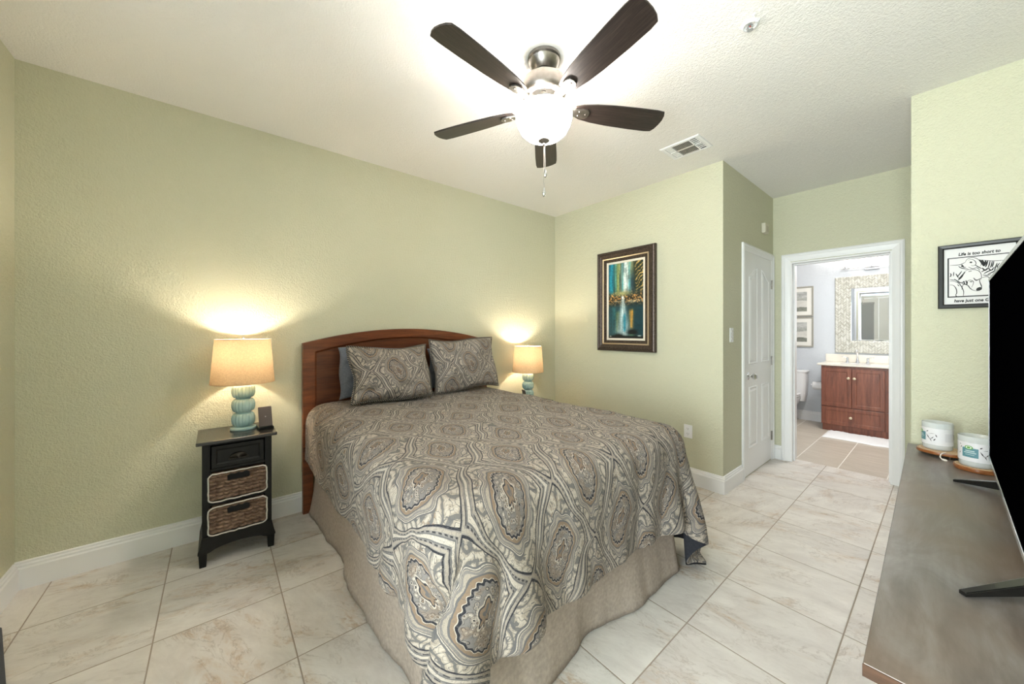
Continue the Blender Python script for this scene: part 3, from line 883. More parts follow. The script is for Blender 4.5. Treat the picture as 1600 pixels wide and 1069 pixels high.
# ------------------------------------------------------------------ nightstands (local X along the wall, front -Y)
def basket(loc, label, w=0.265, h=0.155, dp=0.27):
    t = thing('basket', label, 'basket', loc, PI/2, 'woven baskets')
    n, m = 56, 80
    rows = []
    ROW, COLN = 7, 8
    for i in range(n+1):
        v = i/n; row = []
        for q in range(m+1):
            u = q/m
            r_ = v*ROW; k = int(min(r_, ROW-1e-6)); fr_ = r_-k
            hh = math.sin(PI*fr_)**0.7
            ph = u*COLN+0.16*(k % 2)+0.30*(fr_-0.5)
            tw = abs(math.sin(PI*ph))**0.6
            y = -0.022*(0.1+0.9*hh)*(0.2+0.8*tw)
            row.append((-w/2+w*u+0.002*math.sin(k*2.1), y-0.003, 0.004+(h-0.008)*v))
        rows.append(row)
    mb = MB(); mb.grid(rows)
    mb.build('weave', WICKER, t, 180)
    MB().box(-0.122, 0.122, 0.001, dp, 0.003, h-0.003).build('basket_body', WICKER, t)
    # white cloth liner folded over the rim, showing as a wavy piping round the front
    rg = random.Random(int(loc[2]*1000))
    pts = []
    for a, b, k in (((-1, -1), (1, -1), 14), ((1, -1), (1, 1), 9), ((1, 1), (-1, 1), 14), ((-1, 1), (-1, -1), 9)):
        for i in range(k):
            f = i/k
            x = a[0]+(b[0]-a[0])*f; z = a[1]+(b[1]-a[1])*f
            c = 0.10 if (a[0] == a[1] or True) and i == 0 else 0.0
            x *= 1-c*0.5; z *= 1-c
            pts.append((x*(w/2+0.003)+rg.uniform(-.0015, .0015), -0.019, h/2+z*(h/2+0.001)+rg.uniform(-.002, .002)))
    pts.append(pts[0])
    MB().tube(pts, 0.0042, 6).build('piping', plain('white_cotton_piping', (205, 200, 194), 0.8), t, 60)
    MB().box(-0.052, 0.052, -0.0265, 0.0, h-0.047, h-0.012).build('grip_hole', plain('dark_hollow', (8, 7, 7), 0.9), t, 0, 0.006)
    return t
WICKER = NT('brown_twisted_seagrass')
_v = WICKER.tc()
WICKER.color(WICKER.ramp(WICKER.noise(WICKER.mapv(_v, (26, 26, 60)), 1.0, 5, 0.65), [(0.3, (74, 54, 43)), (0.5, (116, 90, 73)), (0.7, (164, 136, 114))]))
WICKER.rough(0.7); WICKER.bump(WICKER.noise(WICKER.mapv(_v, (300, 300, 700)), 1, 2), 0.4, 0.002)
WICKER = WICKER.mat

def nightstand(loc, label, ht, baskets):
    t = thing('nightstand', label, 'nightstand', loc, PI/2, 'nightstands')
    w, dp = 0.325, 0.33            # body
    d = ht-0.705                   # height difference is taken from the lower part
    MB().box(-w/2-0.025, w/2+0.025, -0.032, dp-0.005, ht-0.019, ht).build('top', plain('black_satin_top', (38, 35, 33), 0.2, 0, 0.6), t, 0, 0.004)
    body = MB()
    for s in (-1, 1):
        x0, x1 = (-w/2, -w/2+0.036) if s < 0 else (w/2-0.036, w/2)
        body.box(x0, x1, 0, dp-0.02, 0.165+d, ht-0.019)
    body.box(-w/2, w/2, dp-0.03, dp-0.02, 0.165+d, ht-0.019)
    body.box(-w/2+0.036, w/2-0.036, 0.002, dp-0.03, 0.522+d, 0.54+d).box(-w/2+0.036, w/2-0.036, 0.002, dp-0.03, 0.332+d, 0.355+d).box(-w/2+0.036, w/2-0.036, 0.002, dp-0.03, 0.15+d, 0.166+d).box(-w/2+0.036, w/2-0.036, 0.002, dp-0.03, 0.672+d, 0.686+d)
    body.build('body', BLACKWOOD, t, 0, 0.0025)
    # flared foot with a scalloped apron
    n = 16
    top_ = [(-w/2, 0.165+d), (w/2, 0.165+d)]
    ap = [(w/2+0.018, 0.075+d*0.5), (w/2-0.028, 0.075+d*0.5)]+[((w/2-0.04)-(w-0.08)*i/n, 0.080+d*0.5+0.022*math.sin(PI*i/n)**0.6) for i in range(n+1)]+[(-w/2+0.028, 0.075+d*0.5), (-w/2-0.018, 0.075+d*0.5)]
    fl = MB()
    poly = [(-w/2, 0.165+d)]+[(-w/2-0.004, 0.13+d), (-w/2-0.018, 0.085+d*0.6)]+ap[::-1][0:1]+ap[::-1][1:-1]+[ap[0]]+[(w/2+0.018, 0.085+d*0.6), (w/2+0.004, 0.13+d), (w/2, 0.165+d)]
    fl.prism(poly, -0.012, 0.012)
    for s in (-1, 1):
        fl.tbox((s*w/2-0.018 if s > 0 else -w/2-0.018, s*w/2+0.018 if s > 0 else -w/2+0.018, 0.0, dp-0.02), (s*w/2-0.018 if s > 0 else -w/2, w/2 if s > 0 else -w/2+0.018, 0.0, dp-0.02), 0.075+d*0.5, 0.165+d)
    fl.build('apron', BLACKWOOD, t, 0, 0.002)
    for x in (-w/2+0.004, w/2-0.004):
        for y in (-0.004, dp-0.05):
            MB().tbox((x-0.015, x+0.015, y, y+0.03), (x-0.019, x+0.019, y-0.004, y+0.034), 0, 0.08+d*0.5).build('leg', BLACKWOOD, t, 0, 0.002)
    dr = MB().box(-w/2+0.04, w/2-0.04, -0.002, 0.25, 0.543+d, 0.67+d)
    dr = dr.frame(-w/2+0.04, w/2-0.04, 0.543+d, 0.67+d, [(0, 0.0), (0.002, 0.008), (0.02, 0.008), (0.028, 0.003), (0.060, 0.003)], -0.002).build('drawer', BLACKWOOD, t, 0, 0.001)
    # cup pull: half shell
    rows = []
    for i in range(9):
        a = PI*i/8
        rows.append([(-0.043*math.cos(a)*math.cos(b), -0.005-0.024*math.sin(b)*(0.25+0.75*math.sin(a)), 0.585+d+0.034*math.sin(a)*math.cos(b)) for b in [PI/2*k/6 for k in range(7)]])
    cp = MB().grid(rows).build('cup_pull', DARKMETAL, dr, 60)
    so = cp.modifiers.new('thickness', 'SOLIDIFY'); so.thickness = 0.003
    MB().box(-0.046, 0.046, -0.0075, -0.004, 0.58+d, 0.588+d).build('pull_plate', DARKMETAL, dr, 0, 0.001)
    return t
NSX, NSY = -2.64, 0.098
nightstand((NSX, NSY, 0), 'black nightstand with two wicker baskets under the left lamp', 0.705, True)
basket((NSX+0.003, NSY, 0.359), 'upper woven basket with white piping in the left nightstand')
basket((NSX+0.003, NSY, 0.172), 'lower woven basket with white piping in the left nightstand')
NRX, NRY = -2.66, 2.545
nightstand((NRX, NRY, 0), 'black nightstand behind the far side of the bed under the right lamp', 0.598, False)

# ------------------------------------------------------------------ table lamps
BLUE = NT('sea_green_glazed_ceramic')
_z = BLUE.noise(BLUE.tc(), 9, 4)
BLUE.color(BLUE.ramp(_z, [(0.3, (136, 170, 172)), (0.7, (172, 200, 198))])); BLUE.rough(0.25)
BLUE = BLUE.mat
SHADE = lampshade_cloth('tan_linen_shade', (200, 172, 134), 0.10)
def table_lamp(loc, label):
    t = thing('table_lamp', label, 'lamp', loc, 0, 'table lamps')
    prof = [(0.0, 0.0), (0.066, 0.0), (0.069, 0.006), (0.066, 0.014), (0.048, 0.019), (0.038, 0.022)]
    for k in range(3):
        z0 = 0.022+k*0.088
        for i in range(1, 12):
            a = i/12*PI
            prof.append((0.037+0.0235*math.sin(a)**0.7, z0+0.04-0.04*math.cos(a)))
        prof += [(0.037, z0+0.081), (0.039, z0+0.084), (0.037, z0+0.087)]
    prof += [(0.032, 0.288), (0.012, 0.294), (0.010, 0.31), (0.0, 0.31)]
    fl = lambda a, i, z: 1+0.075*(abs(math.cos(a*9))**0.7-0.7) if prof[i][0] > 0.047 and z > 0.02 else 1
    MB().lathe(prof, 144, flute=fl).build('lamp_base', BLUE, t, 50)
    h0, h1, r0, r1 = 0.292, 0.566, 0.166, 0.143
    MB().lathe([(r0, h0), (r1, h1)], 48).build('lamp_shade', SHADE, t, 60)
    TRIM = plain('tan_shade_binding', (190, 160, 122), 0.8)
    MB().lathe([(r0+0.0006, h0), (r0+0.0004, h0+0.005)], 48).build('lower_binding', TRIM, t, 60)
    MB().lathe([(r1+0.0009, h1-0.005), (r1+0.0006, h1)], 48).build('upper_binding', TRIM, t, 60)
    hp = MB().tube([(0, 0.0, 0.30), (0, 0.0, 0.33)], 0.012, 12)
    hp.tube([(-0.01, 0, 0.33), (-0.055, 0, 0.40), (-0.055, 0, 0.47), (-0.02, 0, 0.545), (0, 0, 0.552), (0.02, 0, 0.545), (0.055, 0, 0.47), (0.055, 0, 0.40), (0.01, 0, 0.33)], 0.0018, 6)
    for k in range(3):
        a = 2*PI*k/3+0.4
        hp.tube([(0, 0, 0.553), (r1*math.cos(a), r1*math.sin(a), 0.560)], 0.0016, 6)
    hp.build('harp', STEEL, t, 60)
    MB().lathe([(0.0, 0.552), (0.012, 0.553), (0.012, 0.56), (0.006, 0.563), (0.013, 0.571), (0.009, 0.58), (0.0, 0.583)], 16).build('finial', CHROME, t, 50)
    MB().lathe([(0.0, 0.455), (0.02, 0.45), (0.029, 0.43), (0.029, 0.415), (0.016, 0.375), (0.013, 0.34), (0.0, 0.335)], 20).build('bulb', glow('warm_bulb', (255, 232, 196), 5), t, 60)
    for zz in (0.47,):
        l = lamp_light('lamp_glow', 'POINT', (0, 0, zz), LAMP_E, (1.0, 0.90, 0.74), 0.03)
        l.parent = t
    return t
table_lamp((-2.83, 0.13, 0.705), 'teal ribbed ceramic lamp with tan shade on the left black nightstand')
table_lamp((-2.83, 2.555, 0.598), 'teal ribbed ceramic lamp with tan shade beyond the far side of the bed')

# phone charging stands
def charger(loc, rz, label):
    t = thing('charging_stand', label, 'phone charger', loc, rz, 'charging stands')
    MB().prism([(-0.035, 0.004), (-0.035, 0.016), (0.045, 0.02), (0.045, 0.004)], -0.04, 0.04, 'YZ').build('base', BLACK, t, 0, 0.003)
    MB().prism([(-0.024, 0.016), (-0.014, 0.014), (0.026, 0.135), (0.018, 0.139)], -0.036, 0.036, 'YZ').build('back_rest', plain('dark_brown_leatherette', (72, 62, 58), 0.5), t, 0, 0.004)
    MB().box(-0.034, 0.034, -0.042, -0.026, 0.014, 0.024).build('lip', BLACK, t, 0, 0.002)
    MB().cyl(0.0035, -0.0015, 0.0, (0, 0, 0), 10, 'Y').build('mark', plain('grey_print', (150, 146, 142), 0.5), t, loc=(0, -0.0035, 0.078)).rotation_euler = (-R(18), 0, 0)
    return t
charger((-2.755, 0.238, 0.7015), PI/2+0.1, 'dark brown phone charging stand beside the left lamp')
charger((-2.70, 2.40, 0.594), PI*0.9, 'small dark charging stand showing above the bed beside the right lamp')

# ------------------------------------------------------------------ ceiling fan
FX, FY = -1.30, 1.283
fan = thing('ceiling_fan', 'brushed nickel ceiling fan with five dark walnut blades and a glowing bowl', 'ceiling fan', (FX, FY, H))
MB().lathe([(0.0, 0.0), (0.083, 0.0), (0.083, -0.014), (0.077, -0.018), (0.079, -0.024), (0.074, -0.036), (0.060, -0.056), (0.044, -0.068), (0.0, -0.068)], 40).build('canopy', STEEL, fan, 35)
MB().lathe([(0.0, -0.064), (0.032, -0.068), (0.030, -0.082), (0.016, -0.092), (0.014, -0.135), (0.0, -0.135)], 24).build('downrod', DARKMETAL, fan, 40)
MB().lathe([(0.0, -0.104), (0.06, -0.106), (0.098, -0.114), (0.112, -0.128), (0.113, -0.176), (0.110, -0.190), (0.100, -0.202), (0.084, -0.210), (0.082, -0.238), (0.0, -0.238)], 48).build('motor_housing', STEEL, fan, 35)
sh = MB().lathe([(0.0, -0.236), (0.086, -0.238), (0.086, -0.244), (0.066, -0.248), (0.066, -0.270), (0.05, -0.275), (0.0, -0.275)], 40)
sh.build('switch_housing', STEEL, fan, 35)
for k in range(5):
    vs = MB()
    a = R(99+72*k)
    vs.tube([(0.0832*math.cos(a-0.13), 0.0832*math.sin(a-0.13), -0.224), (0.0835*math.cos(a), 0.0835*math.sin(a), -0.224), (0.0832*math.cos(a+0.13), 0.0832*math.sin(a+0.13), -0.224)], 0.004, 6)
    vs.build('vent_slot', DARKMETAL, fan, 60)
BZ = -0.250
def blade_outline():
    up = []
    pts = [(0.165, 0.030), (0.20, 0.045), (0.27, 0.058), (0.36, 0.066), (0.50, 0.071), (0.60, 0.071), (0.635, 0.066)]
    tip = [(0.648, 0.045), (0.655, 0.015), (0.657, -0.015), (0.652, -0.042), (0.640, -0.066)]
    lo = [(0.60, -0.070), (0.50, -0.069), (0.36, -0.064), (0.27, -0.056), (0.20, -0.044), (0.165, -0.030)]
    return pts+tip+lo
for k in range(5):
    a = R(133.8+72*k)
    b = MB().prism(blade_outline(), -0.004, 0.004, 'XY').build('blade', WALNUT, fan, 0, 0.0015)
    b.location = (0, 0, BZ); b.rotation_euler = (R(-12), 0, a)
    br = MB()
    arm = []
    for s, (x, hw) in enumerate([(0.075, 0.020), (0.11, 0.017), (0.15, 0.016), (0.17, 0.022), (0.20, 0.030), (0.225, 0.028), (0.238, 0.018), (0.242, 0.0)]):
        arm.append((x, hw))
    poly = arm+[(x, -w_) for x, w_ in arm[::-1][1:]]
    br.prism(poly, -0.014, -0.005, 'XY')
    br.box(0.06, 0.13, -0.012, 0.012, -0.005, 0.012)
    for x, y in ((0.185, 0.013), (0.185, -0.013), (0.222, 0.0)):
        br.ball((x, y, -0.014), 0.005, 0.005, 0.003, 10, 6)
    br.build('blade_bracket', STEEL, b, 0, 0.003)
BOWL = NT('frosted_white_glass_bowl')
BOWL.color((250, 246, 240)); BOWL.rough(0.3)
BOWL.b.inputs['Emission Color'].default_value = srgb((255, 247, 238))
BOWL.b.inputs['Emission Strength'].default_value = 27.0
BOWL = BOWL.mat
bz = -0.282
bp = [(0.128, bz+0.012), (0.140, bz+0.006), (0.143, bz-0.006), (0.141, bz-0.03), (0.133, bz-0.06), (0.117, bz-0.09), (0.094, bz-0.112), (0.064, bz-0.127), (0.03, bz-0.134), (0.0, bz-0.135)]
MB().lathe(bp+[(0.0, bz-0.131), (0.03, bz-0.130), (0.062, bz-0.123), (0.091, bz-0.108), (0.113, bz-0.087), (0.129, bz-0.058), (0.137, bz-0.03), (0.124, bz+0.012)], 56).build('light_bowl', BOWL, fan, 60)
MB().lathe([(0.0, bz-0.13), (0.030, bz-0.134), (0.029, bz-0.140), (0.018, bz-0.147), (0.007, bz-0.152), (0.008, bz-0.160), (0.0, bz-0.164)], 24).build('finial', STEEL, fan, 40)
MB().cyl(0.006, bz-0.13, -0.27, (0, 0, 0), 10).build('centre_rod', STEEL, fan, 60)
for (x, y, z1), dx in (((0.010, 0.0, -0.61), 0.0), ((-0.006, 0.006, -0.70), 0.003)):
    ch = MB().tube([(x*0.6, y*0.6, bz-0.155), (x, y, z1+0.045)], 0.0013, 6)
    n = int((bz-0.155-z1-0.045)/0.006)
    for i in range(n):
        f = i/n
        ch.ball((x*(0.6+0.4*f), y*(0.6+0.4*f), bz-0.155+(z1+0.045-bz+0.155)*f), 0.0022, seg=6, rings=4)
    c = ch.build('pull_chain', STEEL, fan, 60)
    MB().lathe([(0.0, z1+0.047), (0.004, z1+0.045), (0.005, z1+0.035), (0.009, z1+0.022), (0.009, z1+0.010), (0.004, z1), (0.0, z1-0.002)], 14, (x, y, 0)).build('chain_fob', CHROME, c, 50)
for k in range(3):
    a = 2*PI*k/3+0.5
    l = lamp_light('fan_bulb', 'POINT', (0.085*math.cos(a), 0.085*math.sin(a), bz-0.02), FAN_E/3, (1.0, 0.93, 0.84), 0.028)
    l.parent = fan

# ------------------------------------------------------------------ ceiling fittings
vent = thing('air_vent', 'white metal air register set in the ceiling between the fan and the alcove', 'air vent', (-1.25, 2.735, H))
vw, vd = 0.145, 0.125
MB().frame(-vw, vw, -vd, vd, [(0, 0), (0.004, 0.006), (0.018, 0.009), (0.026, 0.006), (0.026, 0.0)]).build('vent_frame', WHITE, vent, 0)
bpy.data.objects['vent_frame'].rotation_euler = (R(90), 0, 0)
vo_ = bpy.data.objects['vent_frame']
vo_.rotation_euler = (PI/2, 0, 0)
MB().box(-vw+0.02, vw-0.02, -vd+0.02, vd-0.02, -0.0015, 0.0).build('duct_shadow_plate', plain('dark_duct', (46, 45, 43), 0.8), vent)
lv = MB()
for s in (-1, 1):
    y0, y1 = (0.004, vd-0.03) if s > 0 else (-vd+0.03, -0.004)
    lv.box(-0.062, 0.062, y0-0.004, y0, -0.008, -0.001).box(-0.062, 0.062, y1, y1+0.004, -0.008, -0.001)
    for i in range(12):
        x = -0.058+i*0.0105
        lv.box(x, x+0.0028, y0, y1, -0.004, -0.0016)
lv.build('centre_louvers', plain('grey_louver', (196, 192, 184), 0.5), vent)
for s in (-1, 1):
    sd = MB()
    xa, xb = (0.062, vw-0.022) if s > 0 else (-vw+0.022, -0.062)
    sd.box(xa, xb, -0.005, 0.005, -0.008, -0.001).box(xa, xa+0.01, -vd+0.022, vd-0.022, -0.008, -0.001).box(xb-0.01, xb, -vd+0.022, vd-0.022, -0.008, -0.001)
    for i in range(9):
        y = -vd+0.020+i*0.0255
        sd.box(xa, xb, y, y+(0.020 if s < 0 else 0.010), -0.004, -0.001)
    sd.build('side_louvers', WHITE, vent)

spk = thing('sprinkler', 'white and chrome fire sprinkler head in the ceiling right of the fan', 'sprinkler', (-0.563, 1.861, H))
MB().lathe([(0.036, 0.0), (0.034, -0.006), (0.027, -0.010), (0.022, -0.007), (0.020, 0.0)], 28).build('escutcheon', WHITE, spk, 40)
MB().cyl(0.010, -0.012, 0.0, seg=14).build('inlet', CHROME, spk, 40)
MB().tube([(-0.010, 0, -0.008), (-0.014, 0, -0.015), (-0.004, 0, -0.022), (0, 0, -0.024)], 0.0025, 6).tube([(0.010, 0, -0.008), (0.014, 0, -0.015), (0.004, 0, -0.022), (0, 0, -0.024)], 0.0025, 6).build('yoke', CHROME, spk, 60)
MB().cyl(0.0025, -0.023, -0.010, seg=8).build('bulb', plain('red_glass_bulb', (150, 40, 30), 0.2), spk, 60)
MB().lathe([(0.0, -0.024), (0.013, -0.0245), (0.012, -0.027), (0.0, -0.027)], 20).build('deflector', CHROME, spk, 40)
hk = MB().lathe([(0.0, 0), (0.008, 0), (0.006, -0.004), (0.0, -0.005)], 14)
hk.tube([(0, 0, -0.002), (0, 0, -0.018), (0.004, 0.004, -0.028), (0.010, 0.010, -0.032), (0.016, 0.014, -0.027), (0.017, 0.015, -0.018)], 0.0022, 8)
hk = hk.build('ceiling_hook', WHITE, None, 60, loc=(-0.535, 1.815, H))
tag(hk, 'small white hook in the ceiling just beside the sprinkler head', 'hook')

# ------------------------------------------------------------------ waterfall painting
pw, ph = 0.655, 1.022
pt = thing('framed_painting', 'dark framed painting of a teal and gold waterfall above the bed foot', 'painting', (-2.042, YN-0.001, 1.121))
FRAME_D = NT('dark_bronze_frame')
_f = FRAME_D.noise(FRAME_D.mapv(FRAME_D.tc(), (40, 40, 40)), 3, 4)
FRAME_D.color(FRAME_D.ramp(_f, [(0.35, (46, 36, 32)), (0.65, (92, 78, 68))])); FRAME_D.rough(0.35); FRAME_D.b.inputs['Metallic'].default_value = 0.4
FRAME_D.bump(_f, 0.3, 0.003); FRAME_D = FRAME_D.mat
x0, x1 = -pw/2, pw/2
MB().frame(x0, x1, 0, ph, [(0, 0.0), (0.0, 0.030), (0.006, 0.040), (0.016, 0.044), (0.024, 0.040), (0.030, 0.046), (0.040, 0.044), (0.062, 0.034), (0.066, 0.028)]).build('outer_frame', FRAME_D, pt, 0)
MB().frame(x0, x1, 0, ph, [(0.066, 0.028), (0.068, 0.033), (0.074, 0.034), (0.080, 0.029)]).build('silver_bead', plain('champagne_gilt', (206, 184, 152), 0.35, 0.6), pt, 0)
MB().frame(x0, x1, 0, ph, [(0.080, 0.029), (0.084, 0.024), (0.104, 0.020), (0.110, 0.018)]).build('inner_frame', FRAME_D, pt, 0)
MB().frame(x0, x1, 0, ph, [(0.110, 0.018), (0.112, 0.020), (0.130, 0.017), (0.131, 0.012)]).build('linen_liner', plain('ivory_liner', (226, 218, 204), 0.8), pt, 0)
def waterfall(n=150, m=74):
    rg = np.random.default_rng(12)
    v = np.linspace(0, 1, n)[:, None]*np.ones((1, m)); u = np.linspace(0, 1, m)[None, :]*np.ones((n, 1))
    st = vnoise((n, m), 1, rg)*0
    def aniso(cy, cx):
        a = vnoise((int(n/cy*4)+6, int(m/cx*4)+6), 4, rg)
        ii = np.clip((np.arange(n)/cy*4).astype(int), 0, a.shape[0]-1); jj = np.clip((np.arange(m)/cx*4).astype(int), 0, a.shape[1]-1)
        return a[np.ix_(ii, jj)]
    vert = aniso(30, 3.0); vert2 = aniso(14, 1.6); hor = aniso(3, 16); blot = aniso(6, 6); fine = aniso(1.8, 1.8)
    img = np.zeros((n, m, 3))+np.array([14, 44, 54])
    def lay(mask, c):
        nonlocal img
        k = np.clip(mask, 0, 1)[..., None]; img = img*(1-k)+np.array(c)*k
    bell = lambda x, c, w: np.exp(-((x-c)/w)**2)
    top = np.clip((0.44-v)/0.06, 0, 1)
    lay(top*bell(u, 0.08, 0.09)*(0.5+vert), (26, 142, 170))
    lay(top*bell(u, 0.30, 0.10)*(0.3+0.9*vert), (150, 160, 92))
    lay(top*bell(u, 0.22, 0.03)*vert2*1.2, (90, 170, 160))
    lay(top*bell(u, 0.66, 0.10)*(0.3+0.8*vert)*np.clip((0.26-v)/0.2, 0, 1), (196, 178, 96))
    lay(top*bell(u, 0.52, 0.13)*(0.35+1.1*vert2), (224, 238, 232))
    lay(top*bell(u, 0.62, 0.03)*vert2*1.3, (70, 170, 180))
    lay(top*bell(u, 0.42, 0.02)*vert2*1.3, (60, 160, 170))
    lay(np.clip((0.40-v)/0.06, 0, 1)*np.clip((u-0.70-0.12*v)/0.05, 0, 1)*0.95, (34, 46, 34))
    diag = np.sin((u*1.0+v*2.4)*46+6*blot)
    lay(np.clip((0.42-v)/0.05, 0, 1)*np.clip((u-0.74-0.1*v)/0.05, 0, 1)*np.clip(diag-0.35, 0, 1)*1.6*(0.4+fine), (226, 188, 112))
    band = bell(v, 0.475, 0.075)
    lay(band*0.9, (44, 40, 28))
    lay(band*np.clip(fine*1.7-0.75, 0, 1)*1.6, (206, 150, 84))
    lay(bell(v, 0.41, 0.03)*bell(u, 0.42, 0.25)*0.8, (190, 186, 120))
    lay(bell(v, 0.50, 0.05)*np.clip(hor*1.8-1, 0, 1), (232, 216, 178))
    low = np.clip((v-0.56)/0.04, 0, 1)
    lay(low*(0.35+0.5*hor)*0.8, (20, 70, 80))
    lay(low*bell(u, 0.14, 0.12)*vert, (44, 110, 116))
    lay(np.clip((v-0.60)/0.05, 0, 1)*np.clip((0.90-v)/0.05, 0, 1)*bell(u, 0.67, 0.055)*(0.5+vert), (218, 156, 62))
    lay(np.clip((v-0.62)/0.05, 0, 1)*np.clip((0.95-v)/0.05, 0, 1)*bell(u, 0.28, 0.05)*(0.2+vert*0.7), (150, 140, 70))
    wid = 0.03+0.17*np.clip((v-0.46)/0.5, 0, 1)
    lay(np.clip((v-0.44)/0.03, 0, 1)*bell(u, 0.43+0.03*(v-0.5), wid)*(0.55+0.6*vert2), (216, 236, 238))
    lay(np.clip((v-0.66)/0.05, 0, 1)*np.clip((0.93-v)/0.04, 0, 1)*bell(u, 0.475, 0.035), (28, 130, 156))
    lay(bell(v, 0.46, 0.018)*bell(u, 0.42, 0.03)*1.3, (250, 250, 244))
    lay(np.clip((v-0.955)/0.02, 0, 1), (10, 16, 18))
    lay(bell(v, 0.92, 0.035)*bell(u, 0.70, 0.13)*1.5, (8, 16, 20))
    lay(bell(v, 0.97, 0.03)*bell(u, 0.30, 0.14)*1.4, (10, 20, 22))
    lay(bell(v, 0.955, 0.012)*bell(u, 0.68, 0.07)*0.8, (90, 130, 96))
    lay(bell(v, 0.965, 0.007)*bell(u, 0.89, 0.05)*1.1, (214, 224, 214))
    lay(bell(v, 0.975, 0.006)*bell(u, 0.06, 0.03)*1.1, (214, 214, 204))
    return np.clip(img*(0.88+0.24*fine[..., None]), 0, 255)
PAINT = vcol('oil_paint', 0.35)
paint_mesh('canvas', waterfall(), x0+0.130, x1-0.130, 0.130, ph-0.130, -0.013, PAINT, pt)

# ------------------------------------------------------------------ dog picture with lettering
DOG_L = [[2, [[0.0901, 0.1938], [0.0986, 0.2042], [0.1071, 0.2085], [0.1238, 0.2076], [0.1403, 0.1987], [0.1485, 0.1819], [0.1499, 0.1594], [0.1458, 0.1464]]], [3, [[0.1431, 0.1512], [0.1458, 0.1329], [0.1499, 0.1168], [0.1512, 0.101]]], [3, [[0.1349, 0.09], [0.121, 0.0971], [0.1121, 0.1083], [0.1043, 0.1237], [0.0901, 0.1297], [0.0844, 0.1027]]], [2, [[0.1037, 0.1283], [0.1029, 0.142], [0.1071, 0.1498], [0.1155, 0.1507], [0.1238, 0.142], [0.1224, 0.1264], [0.1177, 0.111]]], [4, [[0.1238, 0.1624], [0.1321, 0.1479], [0.1362, 0.1519]]], [3, [[0.1335, 0.1455], [0.1431, 0.1534], [0.1491, 0.1572]]], [3, [[0.1071, 0.1985], [0.1183, 0.2002]]], [5, [[0.0958, 0.1977], [0.0858, 0.1806], [0.0729, 0.1614]]], [5, [[0.0901, 0.1847], [0.0815, 0.1673], [0.0715, 0.1547]]], [4, [[0.0844, 0.2038], [0.0758, 0.1865], [0.0686, 0.1735]]], [4, [[0.0642, 0.1925], [0.0729, 0.1683]]], [3, [[0.0569, 0.2027], [0.0555, 0.1797]]], [3, [[0.0423, 0.1532], [0.0613, 0.1488], [0.0758, 0.1357], [0.0858, 0.1117], [0.091, 0.0883], [0.0893, 0.0665]]], [3, [[0.0423, 0.1322], [0.0555, 0.1276], [0.0648, 0.1091], [0.0671, 0.0858], [0.0637, 0.0731], [0.07, 0.0647]]], [5, [[0.0584, 0.1631], [0.07, 0.1502], [0.0815, 0.1397], [0.0958, 0.1474]]], [4, [[0.0844, 0.1371], [0.0986, 0.1288], [0.1043, 0.1419]]], [4, [[0.0901, 0.148], [0.0958, 0.1291]]], [4, [[0.0986, 0.1516], [0.1029, 0.1284]]], [2, [[0.0958, 0.2503], [0.1029, 0.2661], [0.1183, 0.2732], [0.1321, 0.2674], [0.1431, 0.2544], [0.1499, 0.2355], [0.1458, 0.2226]]], [2, [[0.1057, 0.2602], [0.1183, 0.2637], [0.1294, 0.252], [0.1321, 0.2358], [0.1238, 0.228], [0.1155, 0.2315]]], [3, [[0.0958, 0.2503], [0.0844, 0.2428], [0.0744, 0.2397], [0.0437, 0.2408]]], [4, [[0.0729, 0.233], [0.0815, 0.2225], [0.093, 0.2164], [0.1071, 0.2122]]], [4, [[0.0844, 0.2405], [0.0901, 0.2259], [0.0986, 0.2225]]], [3, [[0.1071, 0.2236], [0.121, 0.2125], [0.1349, 0.2152], [0.1458, 0.2002]]], [4, [[0.1294, 0.2317], [0.1403, 0.2189], [0.1512, 0.2084]]], [8, [[0.1431, 0.2567], [0.1499, 0.2444], [0.1553, 0.2257]]], [7, [[0.1512, 0.2554], [0.158, 0.2387], [0.1593, 0.2207]]], [7, [[0.1634, 0.2513], [0.162, 0.2337], [0.1553, 0.2213]]], [6, [[0.1701, 0.2502], [0.1674, 0.2329], [0.1634, 0.2157]]], [4, [[0.1781, 0.2468], [0.1754, 0.2273], [0.1714, 0.2101]]], [4, [[0.1847, 0.2436], [0.182, 0.2219], [0.1767, 0.2094]]], [4, [[0.1899, 0.2436], [0.1873, 0.2255], [0.1834, 0.2106]]], [2, [[0.1431, 0.258], [0.162, 0.2515], [0.1886, 0.2443], [0.2146, 0.2433], [0.2376, 0.2419]]], [5, [[0.1499, 0.1907], [0.162, 0.2003], [0.1727, 0.2055]]], [5, [[0.158, 0.1807], [0.1727, 0.1922], [0.1886, 0.1989]]], [5, [[0.1701, 0.1748], [0.1834, 0.1841], [0.1952, 0.1936]]], [4, [[0.1539, 0.1745], [0.1674, 0.1706], [0.1807, 0.1734]]], [6, [[0.1526, 0.2127], [0.162, 0.198], [0.1701, 0.2103]]], [5, [[0.1727, 0.2099], [0.1807, 0.1955], [0.1913, 0.2117]]], [4, [[0.2004, 0.2324], [0.1952, 0.2112], [0.1913, 0.1897]]], [4, [[0.2082, 0.2312], [0.2004, 0.2148], [0.203, 0.2013]]], [4, [[0.2211, 0.2271], [0.2095, 0.2136], [0.1991, 0.1975]]], [4, [[0.2274, 0.2327], [0.2185, 0.221], [0.2146, 0.2041]]], [3, [[0.1499, 0.1594], [0.1674, 0.164], [0.1807, 0.1558], [0.1991, 0.1712]]], [4, [[0.0437, 0.1974], [0.0473, 0.19], [0.0452, 0.1786], [0.0423, 0.1789]]], [3, [[0.0423, 0.1626], [0.0613, 0.1558]]], [3, [[0.07, 0.1317], [0.0758, 0.1219]]]]
